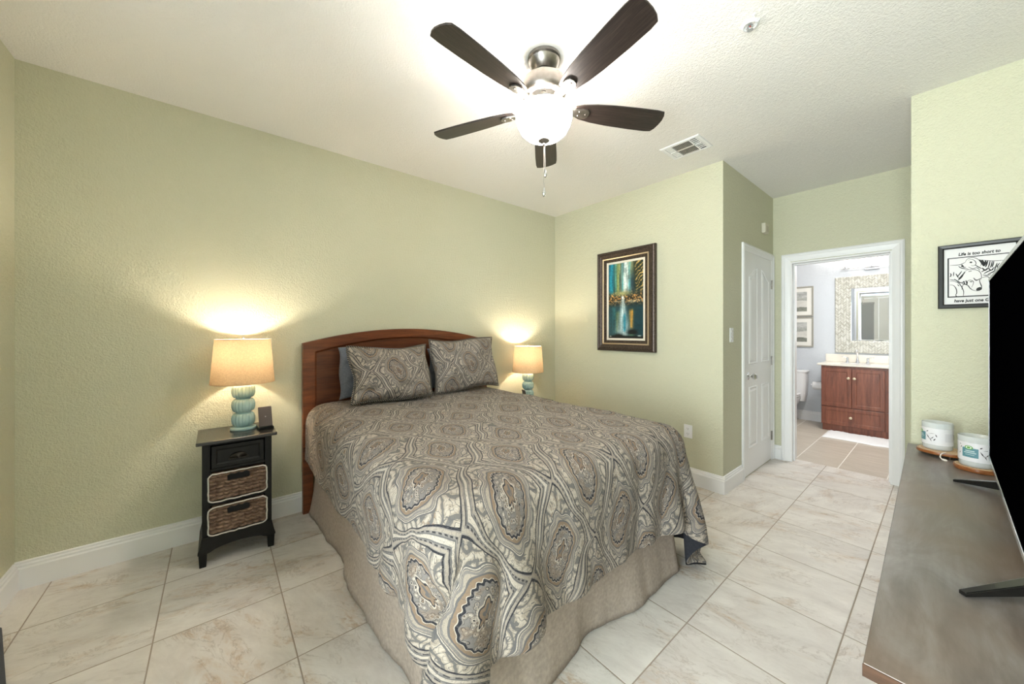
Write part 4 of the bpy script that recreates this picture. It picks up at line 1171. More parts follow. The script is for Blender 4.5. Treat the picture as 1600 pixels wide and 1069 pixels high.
DOG_B = [[[0.1321, 0.0983], [0.1362, 0.1069], [0.1458, 0.1114], [0.1518, 0.1055], [0.1507, 0.0966], [0.1431, 0.0906], [0.1349, 0.0904]], [[0.1093, 0.1423], [0.1127, 0.1455], [0.1216, 0.1436], [0.1183, 0.1395]], [[0.1099, 0.2477], [0.1141, 0.2525], [0.121, 0.2488], [0.1183, 0.2437], [0.1121, 0.2447]], [[0.0815, 0.234], [0.0873, 0.2378], [0.0915, 0.2312], [0.0887, 0.2252], [0.083, 0.2279]], [[0.0637, 0.0722], [0.0695, 0.0648], [0.0628, 0.0653]]]
dg = thing('framed_print', 'black framed line drawing of two sleeping dogs with lettering behind the television', 'picture', (-0.028, YN-0.001, 1.448))
MB().frame(0, 0.28, 0, 0.353, [(0, 0.0), (0, 0.020), (0.004, 0.024), (0.017, 0.022), (0.0225, 0.016), (0.0225, 0.006)]).build('frame', plain('black_frame', (30, 29, 29), 0.4, bump=(60, 0.1, 0.001)), dg, 0)
PRINT = plain('white_print_paper', (222, 220, 220), 0.6)
pr = MB().box(0.02, 0.26, -0.007, -0.002, 0.018, 0.335).build('print', PRINT, dg)
INK = plain('black_ink', (18, 17, 18), 0.6)
bd = MB()
bx0, bx1, bz0, bz1 = 0.0343, 0.244, 0.061, 0.281
for a, b, c, d in ((bx0, bx0+0.0055, bz0, bz1), (bx1-0.0055, bx1, bz0, bz1), (bx0+0.0055, bx1-0.0055, bz0, bz0+0.006), (bx0+0.0055, bx1-0.0055, bz1-0.0045, bz1)):
    bd.box(a, b, -0.0078, -0.0068, c, d)
bd.build('drawing_border', INK, pr)
dr = MB()
def brush(pts, w):
    pts = [Vector((p[0], p[1])) for p in pts]
    # smooth with a Catmull-Rom pass
    out = []
    for i in range(len(pts)-1):
        p0, p1, p2, p3 = pts[max(i-1, 0)], pts[i], pts[i+1], pts[min(i+2, len(pts)-1)]
        for k in range(4):
            t = k/4
            out.append(0.5*((2*p1)+(p2-p0)*t+(2*p0-5*p1+4*p2-p3)*t*t+(3*p1-p0-3*p2+p3)*t**3))
    out.append(pts[-1])
    n = len(out); V = []
    for i, p in enumerate(out):
        t = (out[min(i+1, n-1)]-out[max(i-1, 0)])
        if t.length < 1e-9: t = Vector((1, 0))
        t.normalize(); q = Vector((-t.y, t.x)); ww = w*(0.35+0.65*math.sin(PI*(i+0.6)/(n+0.2)))
        V += [(p.x+q.x*ww, -0.0075, p.y+q.y*ww), (p.x-q.x*ww, -0.0075, p.y-q.y*ww)]
    dr.add(V, [(2*i, 2*i+1, 2*i+3, 2*i+2) for i in range(n-1)])
for w_, l_ in DOG_L: brush(l_, 0.00042*w_+0.0004)
for b_ in DOG_B: dr.add([(x, -0.0076, z) for x, z in b_], [tuple(range(len(b_)))])
dr.build('dog_drawing', INK, pr)
for body, xa, xb, z, nm in (('Life is too short to', 0.073, 0.211, 0.289, 'lettering'), ('have just one G', 0.058, 0.176, 0.034, 'lettering')):
    V, F = text_mb(body, 0.02, 0.15)
    w0 = max(v[0] for v in V)-min(v[0] for v in V); k = (xb-xa)/w0; m0 = min(v[0] for v in V)
    MB().add([(xa+(v[0]-m0)*k, -0.0076-v[2], z+v[1]*1.15) for v in V], F).build(nm, INK, pr)

# ------------------------------------------------------------------ small wall fittings
def wallplate(name, label, cat, w, h, loc, rotz):
    t = thing(name, label, cat, loc, rotz)
    MB().tbox((-w/2, w/2, -0.001, 0), (-w/2, w/2, -0.001, 0), 0, 0.0001) if False else None
    MB().box(-w/2, w/2, -0.006, 0, -h/2, h/2).build('cover_plate', WHITE, t, 0, 0.003, 3)
    return t
o1 = wallplate('wall_outlet', 'white duplex wall outlet on the green wall behind the bed foot', 'outlet', 0.072, 0.115, (-1.428, YN, 0.45), 0)
for z in (-0.022, 0.022):
    s = MB().cyl(0.0165, -0.008, -0.005, (0, 0, z), 20, 'Y').build('socket', WHITE, o1, 40)
    MB().box(-0.0075, -0.0055, -0.0085, -0.0078, z-0.001, z+0.008).box(0.0055, 0.0075, -0.0085, -0.0078, z-0.001, z+0.008).cyl(0.0025, -0.0085, -0.0078, (0, 0, z-0.007), 8, 'Y').build('slot', plain('dark_slots', (40, 40, 40), 0.7), s)
o2 = wallplate('light_switch', 'white light switch on the alcove wall left of the closet door', 'switch', 0.075, 0.120, (XA, 3.343, 1.29), PI/2)
for z in (-0.03, 0.0, 0.03):
    MB().box(-0.016, 0.016, -0.010, -0.005, z-0.011, z+0.011).build('rocker', plain('off_white_rocker', (214, 212, 206), 0.3), o2, 0, 0.002)
o3 = thing('chime_box', 'small beige box mounted on the alcove wall above the closet door', 'chime', (XA, 4.175, 2.335), PI/2)
MB().box(-0.055, 0.055, -0.034, 0, -0.048, 0.048).build('housing', plain('beige_plastic', (206, 200, 182), 0.5), o3, 0, 0.006, 3)
MB().box(-0.04, 0.04, -0.036, -0.033, -0.034, 0.02).build('grille', plain('beige_grille', (192, 186, 168), 0.6), o3, 0, 0.001)

# ------------------------------------------------------------------ console, television, candles
DZT = 0.668
con = thing('console_table', 'long weathered brown wooden console along the right wall under the television', 'console table', (0.14, 2.04, 0))
co_ = -Vector(con.location)
EL0, EL1 = (-0.104, 0.982), (-0.141, 3.12)     # free long edge
MB().prism([EL0, (0.50, 0.982), (0.50, 3.12), EL1], DZT-0.026, DZT, 'XY').build('table_top', None, con, 0, 0.002, 2, co_)
tp = bpy.data.objects['table_top']; 
DRT = NT('weathered_console_top')
_v = DRT.mapv(DRT.tc(), (3.2, 1.0, 3.2)); _a = DRT.noise(_v, 2.6, 6, 0.6, 1.6); _b = DRT.noise(DRT.mapv(DRT.tc(), (40, 3, 40)), 2, 4)
_c = DRT.noise(DRT.tc(), 1.7, 3)
_m = DRT.m('ADD', DRT.m('MULTIPLY', _a, 0.8), DRT.m('MULTIPLY', _b, 0.2))
DRT.color(DRT.mix(DRT.ramp(_c, [(0.42, (0, 0, 0)), (0.62, (190, 190, 190))]), DRT.ramp(_m, [(0.3, (84, 78, 75)), (0.5, (112, 107, 104)), (0.7, (142, 138, 136))]), (120, 94, 72)))
DRT.rough(DRT.m('ADD', 0.24, DRT.m('MULTIPLY', _a, 0.15))); DRT.spec(0.6); DRT.bump(_m, 0.1, 0.002)
tp.data.materials.append(DRT.mat)
MB().prism([(EL0[0]-0.0005, 0.9795), (0.50, 0.9795), (0.50, 0.982), (EL0[0], 0.982)], DZT-0.0255, DZT-0.0015, 'XY').build('end_edge', DRIFT_EDGE, con, 0, 0, 2, co_)
cb = MB().box(-0.055, 0.49, 1.06, 3.08, 0.12, DZT-0.0255)
cb.build('cabinet', wood('dark_console_body', (60, 50, 44), (80, 68, 60), (98, 86, 76), 2, 'Y', 0.4, 10), con, 0, 0.003, 2, co_)
for k in range(4):
    y0 = 1.07+k*0.5025
    d = MB().box(-0.070, -0.055, y0+0.004, y0+0.4985, 0.14, DZT-0.045).build('door', DRIFT, con, 0, 0.002, 2, co_)
    MB().cyl(0.012, -0.095, -0.07, (0, y0+(0.44 if k % 2 == 0 else 0.06), 0.42), 14, 'X').build('knob', DARKMETAL, d, 40)
for x in (-0.03, 0.46):
    for y in (1.10, 3.04):
        MB().tbox((x-0.018, x+0.018, y-0.018, y+0.018), (x-0.026, x+0.026, y-0.026, y+0.026), 0, 0.12).build('leg', DRIFT, con, 0, 0.002, 2, co_)

tv = thing('television', 'large switched off flat television on splayed black feet on the console', 'television', (0.15, 1.945, DZT))
to = -Vector(tv.location)
ty0, ty1, tz0, tz1 = 1.26, 2.615, 0.765, 1.552
MB().box(0.124, 0.160, ty0, ty1, tz0, tz1).build('housing', plain('black_tv_back', (20, 20, 21), 0.45), tv, 0, 0.004, 2, to)
MB().box(0.160, 0.20, 1.45, 2.45, 0.80, 1.20).build('rear_case', plain('black_tv_case', (24, 24, 25), 0.5), tv, 0, 0.02, 3, to)
bz_ = MB()
for a, b, c, d in ((ty0, ty1, tz1-0.012, tz1+0.001), (ty0, ty1, tz0-0.001, tz0+0.016), (ty0, ty0+0.008, tz0+0.016, tz1-0.012), (ty1-0.008, ty1+0.001, tz0+0.016, tz1-0.012)):
    bz_.box(0.1195, 0.1245, a, b, c, d)
bz_.build('bezel', plain('silver_tv_bezel', (186, 190, 194), 0.25, 0.8), tv, 0, 0.001, 2, to)
MB().box(0.1215, 0.1242, ty0+0.008, ty1-0.008, tz0+0.016, tz1-0.012).build('screen', SCREEN, tv, loc=to)
for (tipx, tipy), (ex, ey), back in (((0.022, 2.473), (0.16, 2.435), (0.29, 2.36)), ((0.026, 1.42), (0.16, 1.565), (0.29, 1.62))):
    f = MB()
    for (a, b, h0, h1, w0, w1) in (((tipx, tipy), (ex, ey), 0.010, 0.036, 0.008, 0.014), ((ex, ey), back, 0.036, 0.010, 0.014, 0.008)):
        A = Vector(a); B = Vector(b); t = (B-A).normalized(); q = Vector((-t.y, t.x))
        V = []
        for P, hh, ww, zz in ((A, h0, w0, 0), (B, h1, w1, 0)):
            lift = 0.0 if hh < 0.02 else 0.014
            for s, z in ((-1, lift), (1, lift), (1, hh+lift), (-1, hh+lift)):
                V.append((P.x+q.x*s*ww, P.y+q.y*s*ww, DZT+0.0005+z))
        f.add(V, [(0, 1, 2, 3), (7, 6, 5, 4), (0, 4, 5, 1), (1, 5, 6, 2), (2, 6, 7, 3), (3, 7, 4, 0)])
    f.box(ex-0.012, ex+0.012, ey-0.03, ey+0.03, DZT+0.03, tz0+0.03)
    f.build('foot', plain('gloss_black_foot', (16, 16, 17), 0.12, 0, 0.8), tv, 0, 0.002, 2, to)

CW = NT('cut_wood_slice')
_v = CW.tc(); _x, _y, _zz = CW.xyz(_v)
_r = CW.m('SQRT', CW.m('ADD', CW.m('MULTIPLY', _x, _x), CW.m('MULTIPLY', _y, _y)))
_rg = CW.m('SINE', CW.m('ADD', CW.m('MULTIPLY', _r, 420.0), CW.m('MULTIPLY', CW.noise(_v, 18, 3), 9.0)))
CW.color(CW.ramp(_rg, [(0.2, (196, 160, 122)), (0.9, (222, 194, 160))])); CW.rough(0.5); CW = CW.mat
BARK = wood('glossy_bark_edge', (84, 46, 22), (140, 84, 44), (186, 128, 78), 6, 'Z', 0.3, 1)
def wood_slice(name, label, loc, r, th, seed, feet=0.0):
    t = thing(name, label, 'coaster', loc)
    rg = random.Random(seed); ph = [rg.uniform(0, 6.28) for _ in range(4)]
    rad = lambda a: r*(1+0.045*math.sin(2*a+ph[0])+0.03*math.sin(3*a+ph[1])+0.015*math.sin(7*a+ph[2]))
    n = 48
    poly = [(rad(2*PI*i/n)*math.cos(2*PI*i/n), rad(2*PI*i/n)*math.sin(2*PI*i/n)) for i in range(n)]
    MB().prism([(x*0.955, y*0.955) for x, y in poly], feet+th-0.001, feet+th+0.0006, 'XY').build('cut_face', CW, t)
    G = [[(x*k, y*k, feet+z) for x, y in poly] for k, z in ((0.90, 0.0), (0.97, 0.001), (1.0, th*0.45), (0.985, th*0.9), (0.95, th))]
    mb = MB().grid(G, True); mb.f.append(tuple(range(n))[::-1]); mb.f.append(tuple(4*n+i for i in range(n)))
    mb.build('bark_edge', BARK, t, 50)
    if feet:
        for k in range(3):
            a = 2*PI*k/3+2.9
            MB().cyl(0.009, 0, feet+0.001, (r*0.78*math.cos(a), r*0.78*math.sin(a), 0), 12).build('foot', DARKMETAL, t, 40)
    return t
tr = wood_slice('wooden_trivet', 'round wooden trivet with white tassel cord under the far candle', (-0.006, 2.945, DZT+0.0005), 0.092, 0.016, 3, 0.013)
tp_ = [(-0.004, -0.090, 0.030), (-0.010, -0.100, 0.024), (-0.012, -0.106, 0.012), (-0.006, -0.112, 0.005)]
tas = MB().tube([(0.006, -0.07, 0.0312)]+tp_, 0.0028, 7).tube([(-0.006, -0.112, 0.004), (0.002, -0.120, 0.004), (0.012, -0.124, 0.004)], [0.004, 0.0055, 0.003], 7)
tas.build('tassel', plain('white_cotton_cord', (224, 216, 206), 0.9), tr, 60)['label'] = 'white knotted cotton cord'
wood_slice('wood_slice_coaster', 'live edged wood slice coaster under the candle nearest the television', (0.098, 2.752, DZT+0.0005), 0.072, 0.020, 8)
JAR = NT('milky_jar_glass')
JAR.color((232, 236, 236)); JAR.rough(0.12); JAR.b.inputs['Alpha'].default_value = 0.55; JAR = JAR.mat
WAX = plain('cream_wax', (226, 220, 206), 0.5)
LABELW = plain('white_paper_label', (226, 224, 226), 0.5)
TEAL = plain('teal_label_block', (88, 136, 146), 0.5)
def candle(loc, label, face, group='candle jars'):
    """face = direction (angle) in which the teal block of the label looks"""
    t = thing('candle_jar', label, 'candle', loc, face+PI/2, group)
    r, h = 0.053, 0.138
    MB().lathe([(0.0, 0.0), (r-0.004, 0.0), (r, 0.006), (r+0.0005, h*0.5), (r+0.003, h), (r+0.001, h+0.002), (r-0.0015, h), (r-0.003, h*0.5), (r-0.004, 0.010), (0.0, 0.009)], 48).build('jar', JAR, t, 60)
    MB().lathe([(0.0, 0.0095), (r-0.0045, 0.010), (r-0.0035, h*0.5), (r-0.003, 0.104), (0.0, 0.103)], 40).build('wax', WAX, t, 60)
    MB().cyl(0.0014, 0.10, 0.114, (0, 0, 0), 6).build('wick', plain('dark_wick', (50, 44, 40), 0.9), t)
    rl = r+0.0022
    def patch(a0, a1, z0, z1, off=0.0):
        n = max(2, int(abs(a1-a0)/0.12))
        return MB().grid([[((rl+off)*math.sin(a0+(a1-a0)*i/n), -(rl+off)*math.cos(a0+(a1-a0)*i/n), z) for i in range(n+1)] for z in (z0, z1)])
    lb = patch(-PI, PI, 0.026, 0.112).build('label_wrap', LABELW, t, 60)
    patch(-0.46, 0.46, 0.045, 0.088, 0.0005).build('teal_block', TEAL, lb, 60)
    g = MB()
    for i, (aw, z, hh) in enumerate(((0.26, 0.072, 0.0045), (0.34, 0.064, 0.004), (0.25, 0.056, 0.002))):
        s = patch(-aw, aw, z, z+hh, 0.0009); g.add(s.v, s.f)
    g.build('small_print', plain('pale_print', (190, 208, 208), 0.5), lb, 60)
    em = MB()
    n = 20
    V = [(0, 0, 0)]
    for q in range(n): V.append((0.013*math.cos(2*PI*q/n), 0, 0.009*math.sin(2*PI*q/n)))
    cv = lambda x, z, o, a=-0.06: ((rl+o)*math.sin(a+x/rl), -(rl+o)*math.cos(a+x/rl), 0.090+z)
    em.add([cv(v[0], v[2], 0.0012) for v in V], [(0, 1+q, 1+(q+1) % n) for q in range(n)]).build('green_emblem', plain('leaf_green', (92, 160, 44), 0.5), lb)
    rw = MB().add([cv(v[0]*k, v[2]*k, 0.0016) for k in (0.72, 0.45) for v in V[1:]], [(q, (q+1) % n, n+(q+1) % n, n+q) for q in range(n)])
    rw.build('emblem_ring', plain('white_print', (228, 234, 224), 0.5), lb)
    tw = MB()
    for (x, z, ang, L, ww) in ((0.036, 0.066, -62, 0.03, 0.0022), (0.046, 0.052, -68, 0.022, 0.0018), (0.052, 0.062, 55, 0.02, 0.0018), (0.06, 0.054, 60, 0.016, 0.0026), (0.033, 0.094, 40, 0.012, 0.0026), (-0.030, 0.088, 70, 0.014, 0.0018), (-0.034, 0.10, -40, 0.008, 0.0018), (-0.036, 0.06, 60, 0.012, 0.0018), (0.05, 0.084, 8, 0.026, 0.0009), (0.066, 0.075, -70, 0.018, 0.0022), (-0.06, 0.07, -62, 0.03, 0.0022), (-0.072, 0.062, 55, 0.02, 0.0026), (-0.066, 0.096, 40, 0.010, 0.0022), (-0.068, 0.084, 4, 0.026, 0.0009)):
        dx, dz = math.cos(R(ang))*L/2, math.sin(R(ang))*L/2; nx_, nz_ = -math.sin(R(ang))*ww, math.cos(R(ang))*ww
        q = [(x-dx, z-dz), (x+nx_, z+nz_), (x+dx, z+dz), (x-nx_, z-nz_)]
        tw.add([((rl+0.0006)*math.sin(a/rl), -(rl+0.0006)*math.cos(a/rl), b) for a, b in q], [(0, 1, 2, 3)])
    tw.build('twig_print', plain('dark_twig_print', (58, 50, 52), 0.6), lb)
    bk = MB()
    for i in range(7):
        s = patch(1.75, 2.55, 0.05+i*0.006, 0.0515+i*0.006, 0.0006); bk.add(s.v, s.f)
    bk.build('fine_print', plain('grey_fine_print', (176, 174, 180), 0.5), lb)
    s = patch(2.62, 2.9, 0.058, 0.084, 0.0006); MB().add(s.v, s.f).build('bar_block', plain('olive_block', (120, 120, 92), 0.5), lb)
    return t
candle((-0.028, 2.955, DZT+0.0305), 'glass candle jar standing nearest the wall on the wooden trivet', R(-90-72))
candle((0.092, 2.752, DZT+0.0215), 'glass candle jar with teal label facing out, partly hidden by the television', R(-90-22))

# ------------------------------------------------------------------ bathroom
vn = thing('vanity_cabinet', 'cherry vanity cabinet with two doors and a low drawer seen through the doorway', 'cabinet', (-0.62, 6.55, 0))
vo = -Vector(vn.location)
VX0, VX1, VF, VBK = -1.07, -0.17, 6.30, YBN-0.01
MB().box(VX0, VX1, VF, VBK, 0.085, 0.865).box(VX0+0.01, VX1-0.01, VF+0.02, VBK, 0.0, 0.086).build('body', CHERRY_Z, vn, 0, 0.002, 2, vo)
def shaker(name, x0, x1, z0, z1, kx, kz):
    d = MB().box(x0, x1, VF-0.018, VF-0.0005, z0, z1)
    d.frame(x0, x1, z0, z1, [(0.0, 0.0), (0.002, 0.003), (0.042, 0.003), (0.046, -0.002), (0.056, -0.002), (0.060, -0.006), (0.064, -0.006), (0.072, -0.001)], VF-0.018)
    d = d.build(name, CHERRY_Z, vn, 0, 0.001, 2, vo)
    MB().lathe([(0.0, 0.0), (0.006, 0.0), (0.006, -0.010), (0.015, -0.016), (0.016, -0.022), (0.009, -0.028), (0.0, -0.029)], 20, (kx, VF-0.02, kz), axis='Y').build('knob', plain('ivory_brass_knob', (222, 206, 176), 0.25, 0.3), d, 50)
shaker('door', -1.066, -0.769, 0.335, 0.835, -0.797, 0.715)
shaker('door', -0.765, -0.470, 0.335, 0.835, -0.740, 0.715)
shaker('drawer', -1.066, -0.470, 0.092, 0.322, -0.775, 0.207)
for z0, z1 in ((0.092, 0.322), (0.335, 0.575), (0.588, 0.835)):
    shaker('drawer', -0.455, -0.175, z0, z1, -0.315, (z0+z1)/2)
ct = thing('countertop', 'cream countertop with backsplash and basin on the cherry vanity', 'countertop', (-0.62, 6.55, 0.866))
MB().box(-0.49, 0.47, -0.28, 0.235, 0.0005, 0.026).build('slab', CREAM, ct, 0, 0.006, 3)
MB().box(-0.48, 0.47, 0.213, 0.235, 0.026, 0.135).build('backsplash', CREAM, ct, 0, 0.004)
MB().lathe([(0.143, 0.0), (0.15, 0.0035), (0.146, 0.004), (0.12, 0.0005), (0.08, 0.0005), (0.0, 0.0005)], 36, (-0.14, -0.05, 0.0262)).build('basin', CERAMIC, ct, 60)
fc = thing('faucet', 'chrome widespread faucet with two lever handles on the cream countertop', 'faucet', (-0.76, 6.70, 0.8925))
MB().lathe([(0.0, 0), (0.024, 0.0), (0.022, 0.012), (0.014, 0.03), (0.012, 0.06)], 20).tube([(0, 0, 0.05), (0, -0.004, 0.11), (0, -0.02, 0.155), (0, -0.055, 0.175), (0, -0.09, 0.165), (0, -0.105, 0.14)], 0.011, 10).build('spout', CHROME, fc, 50)
for s in (-1, 1):
    x = s*0.10
    MB().lathe([(0.0, 0), (0.022, 0.0), (0.02, 0.01), (0.012, 0.028), (0.013, 0.055), (0.010, 0.07), (0.0, 0.073)], 18, (x, 0, 0)).tube([(x, 0, 0.066), (x+s*0.035, 0, 0.076), (x+s*0.062, 0, 0.078)], 0.006, 8).build('handle', CHROME, fc, 50)
mr = thing('wall_mirror', 'mirror with wide mosaic frame above the bathroom vanity', 'mirror', (-0.63, YBN-0.001, 1.024))
MOS = NT('mother_of_pearl_herringbone')
_v = MOS.tc(); _x, _y, _z = MOS.xyz(_v)
_i = MOS.m('FLOOR', MOS.m('DIVIDE', _x, 0.028)); _od = MOS.m('MODULO', MOS.m('ABSOLUTE', _i), 2.0)
_sg = MOS.m('SUBTRACT', MOS.m('MULTIPLY', _od, 2.0), 1.0)
_t = MOS.m('DIVIDE', MOS.m('ADD', _z, MOS.m('MULTIPLY', _sg, _x)), 0.013)
_ft = MOS.m('FRACT', _t); _fx = MOS.m('FRACT', MOS.m('DIVIDE', _x, 0.028))
_wn = MOS.node('ShaderNodeTexWhiteNoise', noise_dimensions='2D'); MOS.put(_wn.inputs['Vector'], MOS.comb(_i, MOS.m('FLOOR', _t)))
_c = MOS.ramp(_wn.outputs['Value'], [(0.0, (176, 172, 158)), (0.5, (206, 203, 190)), (1.0, (226, 225, 216))])
_g = MOS.m('MAXIMUM', MOS.m('LESS_THAN', _ft, 0.16), MOS.m('LESS_THAN', _fx, 0.07))
MOS.color(MOS.mix(_g, _c, (112, 112, 108))); MOS.rough(0.25); MOS = MOS.mat
MIR = plain('mirror_silver', (236, 240, 242), 0.01, 1.0)
fx = 0.37
MB().frame(-fx, fx, 0, 1.054, [(0, 0.0), (0, 0.022), (0.006, 0.028), (0.155, 0.028), (0.166, 0.022), (0.168, 0.008)]).build('mosaic_frame', MOS, mr, 0)
MB().box(-fx+0.166, fx-0.166, -0.010, -0.002, 0.144, 1.054-0.10).build('glass', MIR, mr)
MB().frame(-fx+0.166, fx-0.166, 0.144, 0.954, [(0.0, 0.0102), (0.032, 0.0135), (0.035, 0.0102)]).build('bevelled_edge', plain('bevelled_mirror_edge', (222, 228, 232), 0.06, 1.0), mr, 0)

vl = thing('vanity_light', 'chrome vanity light bar with frosted glass shades above the bathroom mirror', 'wall light', (-0.63, YBN-0.001, 2.175))
MB().box(-0.073, 0.073, -0.03, 0, -0.022, 0.022).build('back_plate', CHROME, vl, 0, 0.004)
MB().tube([(-0.30, -0.06, 0.012), (0.30, -0.06, 0.012)], 0.006, 10).tube([(0, -0.02, 0.0), (0, -0.06, 0.012)], 0.008, 10).build('bar', CHROME, vl, 60)
FROST = glow('frosted_lit_glass', (255, 248, 238), 1.3)
for x in (-0.25, 0.0, 0.25):
    h = MB().cyl(0.012, 0.012, 0.035, (x, -0.06, 0), 14).cyl(0.040, 0.032, 0.038, (x, -0.06, 0), 24).build('holder', CHROME, vl, 40)
    MB().lathe([(0.0, 0.042), (0.05, 0.042), (0.055, 0.046), (0.055, 0.185), (0.051, 0.185), (0.051, 0.048), (0.0, 0.047)], 28, (x, -0.06, 0)).build('glass_shade', FROST, vl, 40)
    l = lamp_light('vanity_glow', 'POINT', (x, -0.06, 0.21), VAN_E, (1.0, 0.95, 0.88), 0.03); l.parent = vl

def landscape(seed, n=60, m=60):
    rg = np.random.default_rng(seed)
    v = np.linspace(0, 1, n)[:, None]*np.ones((1, m))
    a = vnoise((n, m), 12, rg); b = vnoise((n, m), 3, rg)
    h = np.repeat(vnoise((n, 8), 4, rg)[:, :1], m, 1)
    w_ = v+0.10*(a-0.5)
    t = np.clip(0.5*h+0.5*b, 0, 1)[..., None]
    sky = np.array([206, 207, 202]); mid = np.array([168, 170, 162]); dk = np.array([120, 122, 112]); pale = np.array([220, 218, 210])
    img = sky*(1-0.3*t)+0*t
    img = np.where((w_ > 0.34)[..., None], mid*(0.85+0.3*t), img)
    img = np.where((w_ > 0.47)[..., None], pale*(0.9+0.1*t), img)
    img = np.where((w_ > 0.80)[..., None], dk*(0.85+0.4*t), img)
    return np.clip(img, 0, 255)
PPAINT = vcol('watercolour', 0.6)
for z, lab, sd in ((1.545, 'upper of two pale landscape prints on the bathroom wall', 31), (1.090, 'lower of two pale landscape prints on the bathroom wall', 32)):
    p = thing('framed_print', lab, 'picture', (-1.50, YBN-0.001, z), 0, 'bathroom landscape prints')
    MB().frame(-0.26, 0.26, 0, 0.445, [(0, 0), (0, 0.018), (0.004, 0.02), (0.018, 0.018), (0.02, 0.008)]).build('frame', plain('silver_taupe_frame', (168, 164, 152), 0.35, 0.3), p, 0)
    MB().box(-0.242, 0.242, -0.009, -0.002, 0.018, 0.427).build('mat_board', plain('ivory_mat', (232, 230, 222), 0.7), p)
    paint_mesh('print', landscape(sd), -0.185, 0.185, 0.075, 0.368, -0.0095, PPAINT, p)

# toilet
tl = thing('toilet', 'white one-piece toilet partly hidden by the doorway jamb', 'toilet', (-1.50, YBN-0.005, 0))
def oval(cx, cy, rx, ryf, ryb, z, n=36):
    out = []
    for i in range(n):
        a = 2*PI*i/n
        ry = ryf if math.sin(a) < 0 else ryb
        out.append((cx+rx*math.cos(a), cy+ry*math.sin(a), z))
    return out
rb = []
for rx, yf, yb, z in ((0.115, 0.24, 0.22, 0.0), (0.112, 0.235, 0.22, 0.03), (0.098, 0.20, 0.22, 0.06), (0.100, 0.20, 0.22, 0.16), (0.125, 0.24, 0.23, 0.24), (0.165, 0.29, 0.24, 0.31), (0.182, 0.31, 0.25, 0.36), (0.184, 0.315, 0.25, 0.385), (0.17, 0.30, 0.24, 0.392)):
    rb.append(oval(0, -0.38, rx, yf, yb, z))
mb = MB().grid(rb, True); mb.f.append(tuple(range(36))[::-1]); mb.f.append(tuple(8*36+i for i in range(36)))
mb.build('bowl', CERAMIC, tl, 50)
mb = MB()
rows = []
for w_, d0, z in ((0.19, 0.20, 0.30), (0.205, 0.20, 0.40), (0.212, 0.20, 0.52), (0.216, 0.205, 0.64), (0.216, 0.205, 0.715)):
    r_ = []
    for i in range(40):
        a = 2*PI*i/40
        sx = abs(math.cos(a))**0.35*(1 if math.cos(a) > 0 else -1); sy = abs(math.sin(a))**0.35*(1 if math.sin(a) > 0 else -1)
        r_.append((w_*sx, -d0/2-0.005+d0/2*sy, z))
    rows.append(r_)
mb.grid(rows, True); mb.f.append(tuple(range(40))[::-1]); mb.f.append(tuple(4*40+i for i in range(40)))
mb.build('tank', CERAMIC, tl, 50)
rows = []
for k, z in ((1.02, 0.716), (1.04, 0.722), (1.04, 0.740), (1.02, 0.748), (0.9, 0.751)):
    rows.append([(x*k, (y+0.107)*k-0.107, z) for x, y, _ in [(0.216*abs(math.cos(2*PI*i/40))**0.35*(1 if math.cos(2*PI*i/40) > 0 else -1), -0.107+0.102*abs(math.sin(2*PI*i/40))**0.35*(1 if math.sin(2*PI*i/40) > 0 else -1), 0) for i in range(40)]])
mb = MB().grid(rows, True); mb.f.append(tuple(range(40))[::-1]); mb.f.append(tuple(4*40+i for i in range(40)))
mb.build('tank_lid', CERAMIC, tl, 50)
for nm, z, th in (('seat', 0.394, 0.020), ('seat_lid', 0.416, 0.022)):
    rows = [oval(0, -0.40, 0.186*k, 0.30*k, 0.19*k, z+dz) for k, dz in ((0.97, 0), (1.0, 0.004), (1.0, th-0.005), (0.96, th))]
    mb = MB().grid(rows, True); mb.f.append(tuple(range(36))[::-1]); mb.f.append(tuple(3*36+i for i in range(36)))
    mb.build(nm, CERAMIC, tl, 50)
MB().cyl(0.012, -0.226, -0.21, (0, 0, 0.66), 14, 'Y').tube([(-0.13, -0.228, 0.66), (-0.07, -0.230, 0.655)], 0.006, 8).build('flush_lever', CHROME, tl, 50)
bpy.data.objects['flush_lever'].data.transform(Matrix.Translation((-0.0, 0, 0)))

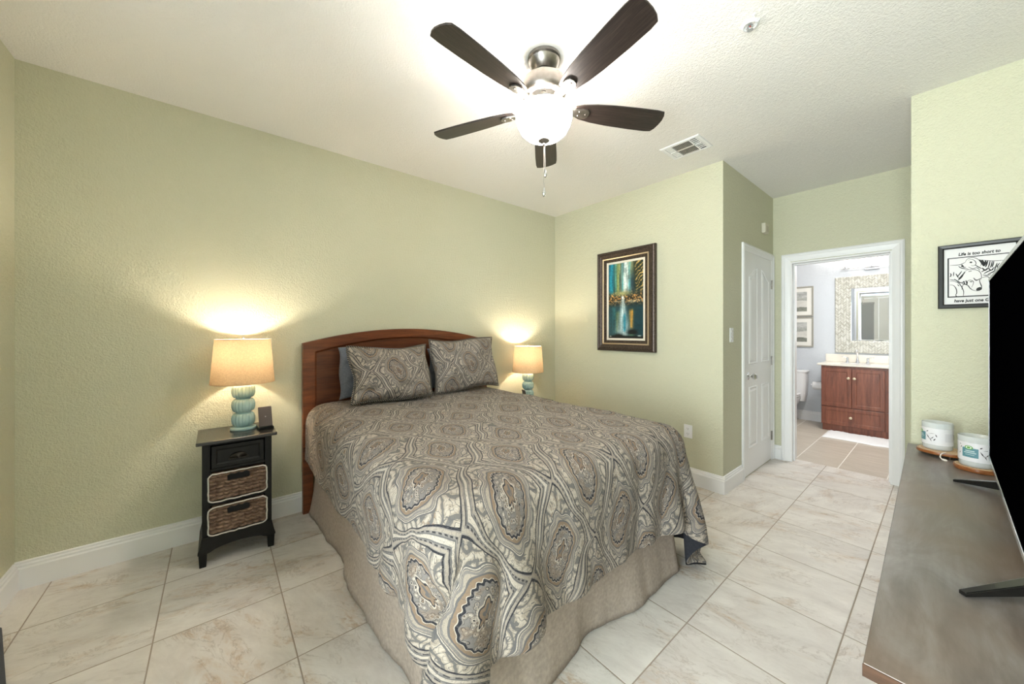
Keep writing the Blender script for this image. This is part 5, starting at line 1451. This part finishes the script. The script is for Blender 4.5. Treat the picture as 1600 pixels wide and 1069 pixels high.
hd = thing('toilet_paper_holder', 'chrome toilet paper holder fixed to the side of the vanity', 'paper holder', (VX0-0.0005, 6.60, 0.56))
MB().cyl(0.022, -0.008, 0.0, seg=18, axis='X').tube([(-0.004, 0, 0), (-0.15, 0, 0.0), (-0.155, 0, -0.005)], 0.006, 8).build('arm', CHROME, hd, 50)
MB().lathe([(0.0, -0.150), (0.016, -0.150), (0.014, -0.160), (0.0, -0.165)], 14, axis='X').build('end_cap', CHROME, hd, 50)
rl_ = MB().lathe([(0.020, -0.142), (0.052, -0.142), (0.054, -0.140), (0.054, -0.038), (0.052, -0.036), (0.020, -0.036), (0.020, -0.142)], 32, axis='X').build('toilet_roll', plain('white_tissue', (238, 238, 238), 0.9), None, 40, loc=(VX0, 6.60, 0.5465))
tag(rl_, 'white toilet paper roll on the chrome holder beside the vanity', 'toilet roll')

# bath mat: shaggy white rectangle
n, m = 60, 46
rg = np.random.default_rng(9)
hh = vnoise((m+1, n+1), 1.6, rg); h2 = vnoise((m+1, n+1), 9, rg)
mx0, mx1, my0, my1 = -0.985, -0.36, 5.855, 6.285
rows = []
for i in range(m+1):
    row = []
    for q in range(n+1):
        e_ = min(i, m-i, q, n-q); k = min(1, e_/2.0)
        row.append((mx0+(mx1-mx0)*q/n+0.006*(h2[i, q]-0.5)*4*(1-k*0.5), my0+(my1-my0)*i/m+0.010*(h2[i, q]-0.5)*3, 0.001+k*(0.010+0.009*hh[i, q])))
    rows.append(row)
bmt = MB().grid(rows).build('bath_mat', plain('white_cotton_pile', (240, 240, 240), 0.95, bump=(180, 0.5, 0.004)), None, 180)
tag(bmt, 'white fluffy bath mat on the tiles in front of the cherry vanity', 'bath mat')

# dark mat reaching in at the left edge
ml = MB().prism([(-2.68, -0.755), (-2.655, -0.733), (-2.0, -0.538), (-1.98, -0.56), (-1.98, -0.77), (-2.66, -0.77)], 0.0005, 0.012, 'XY').build('floor_mat', plain('dark_grey_mat', (74, 76, 82), 0.9, bump=(200, 0.5, 0.003)), None, 0, 0.003)
tag(ml, 'dark grey mat on the tiles at the extreme left edge of the photo', 'floor mat')
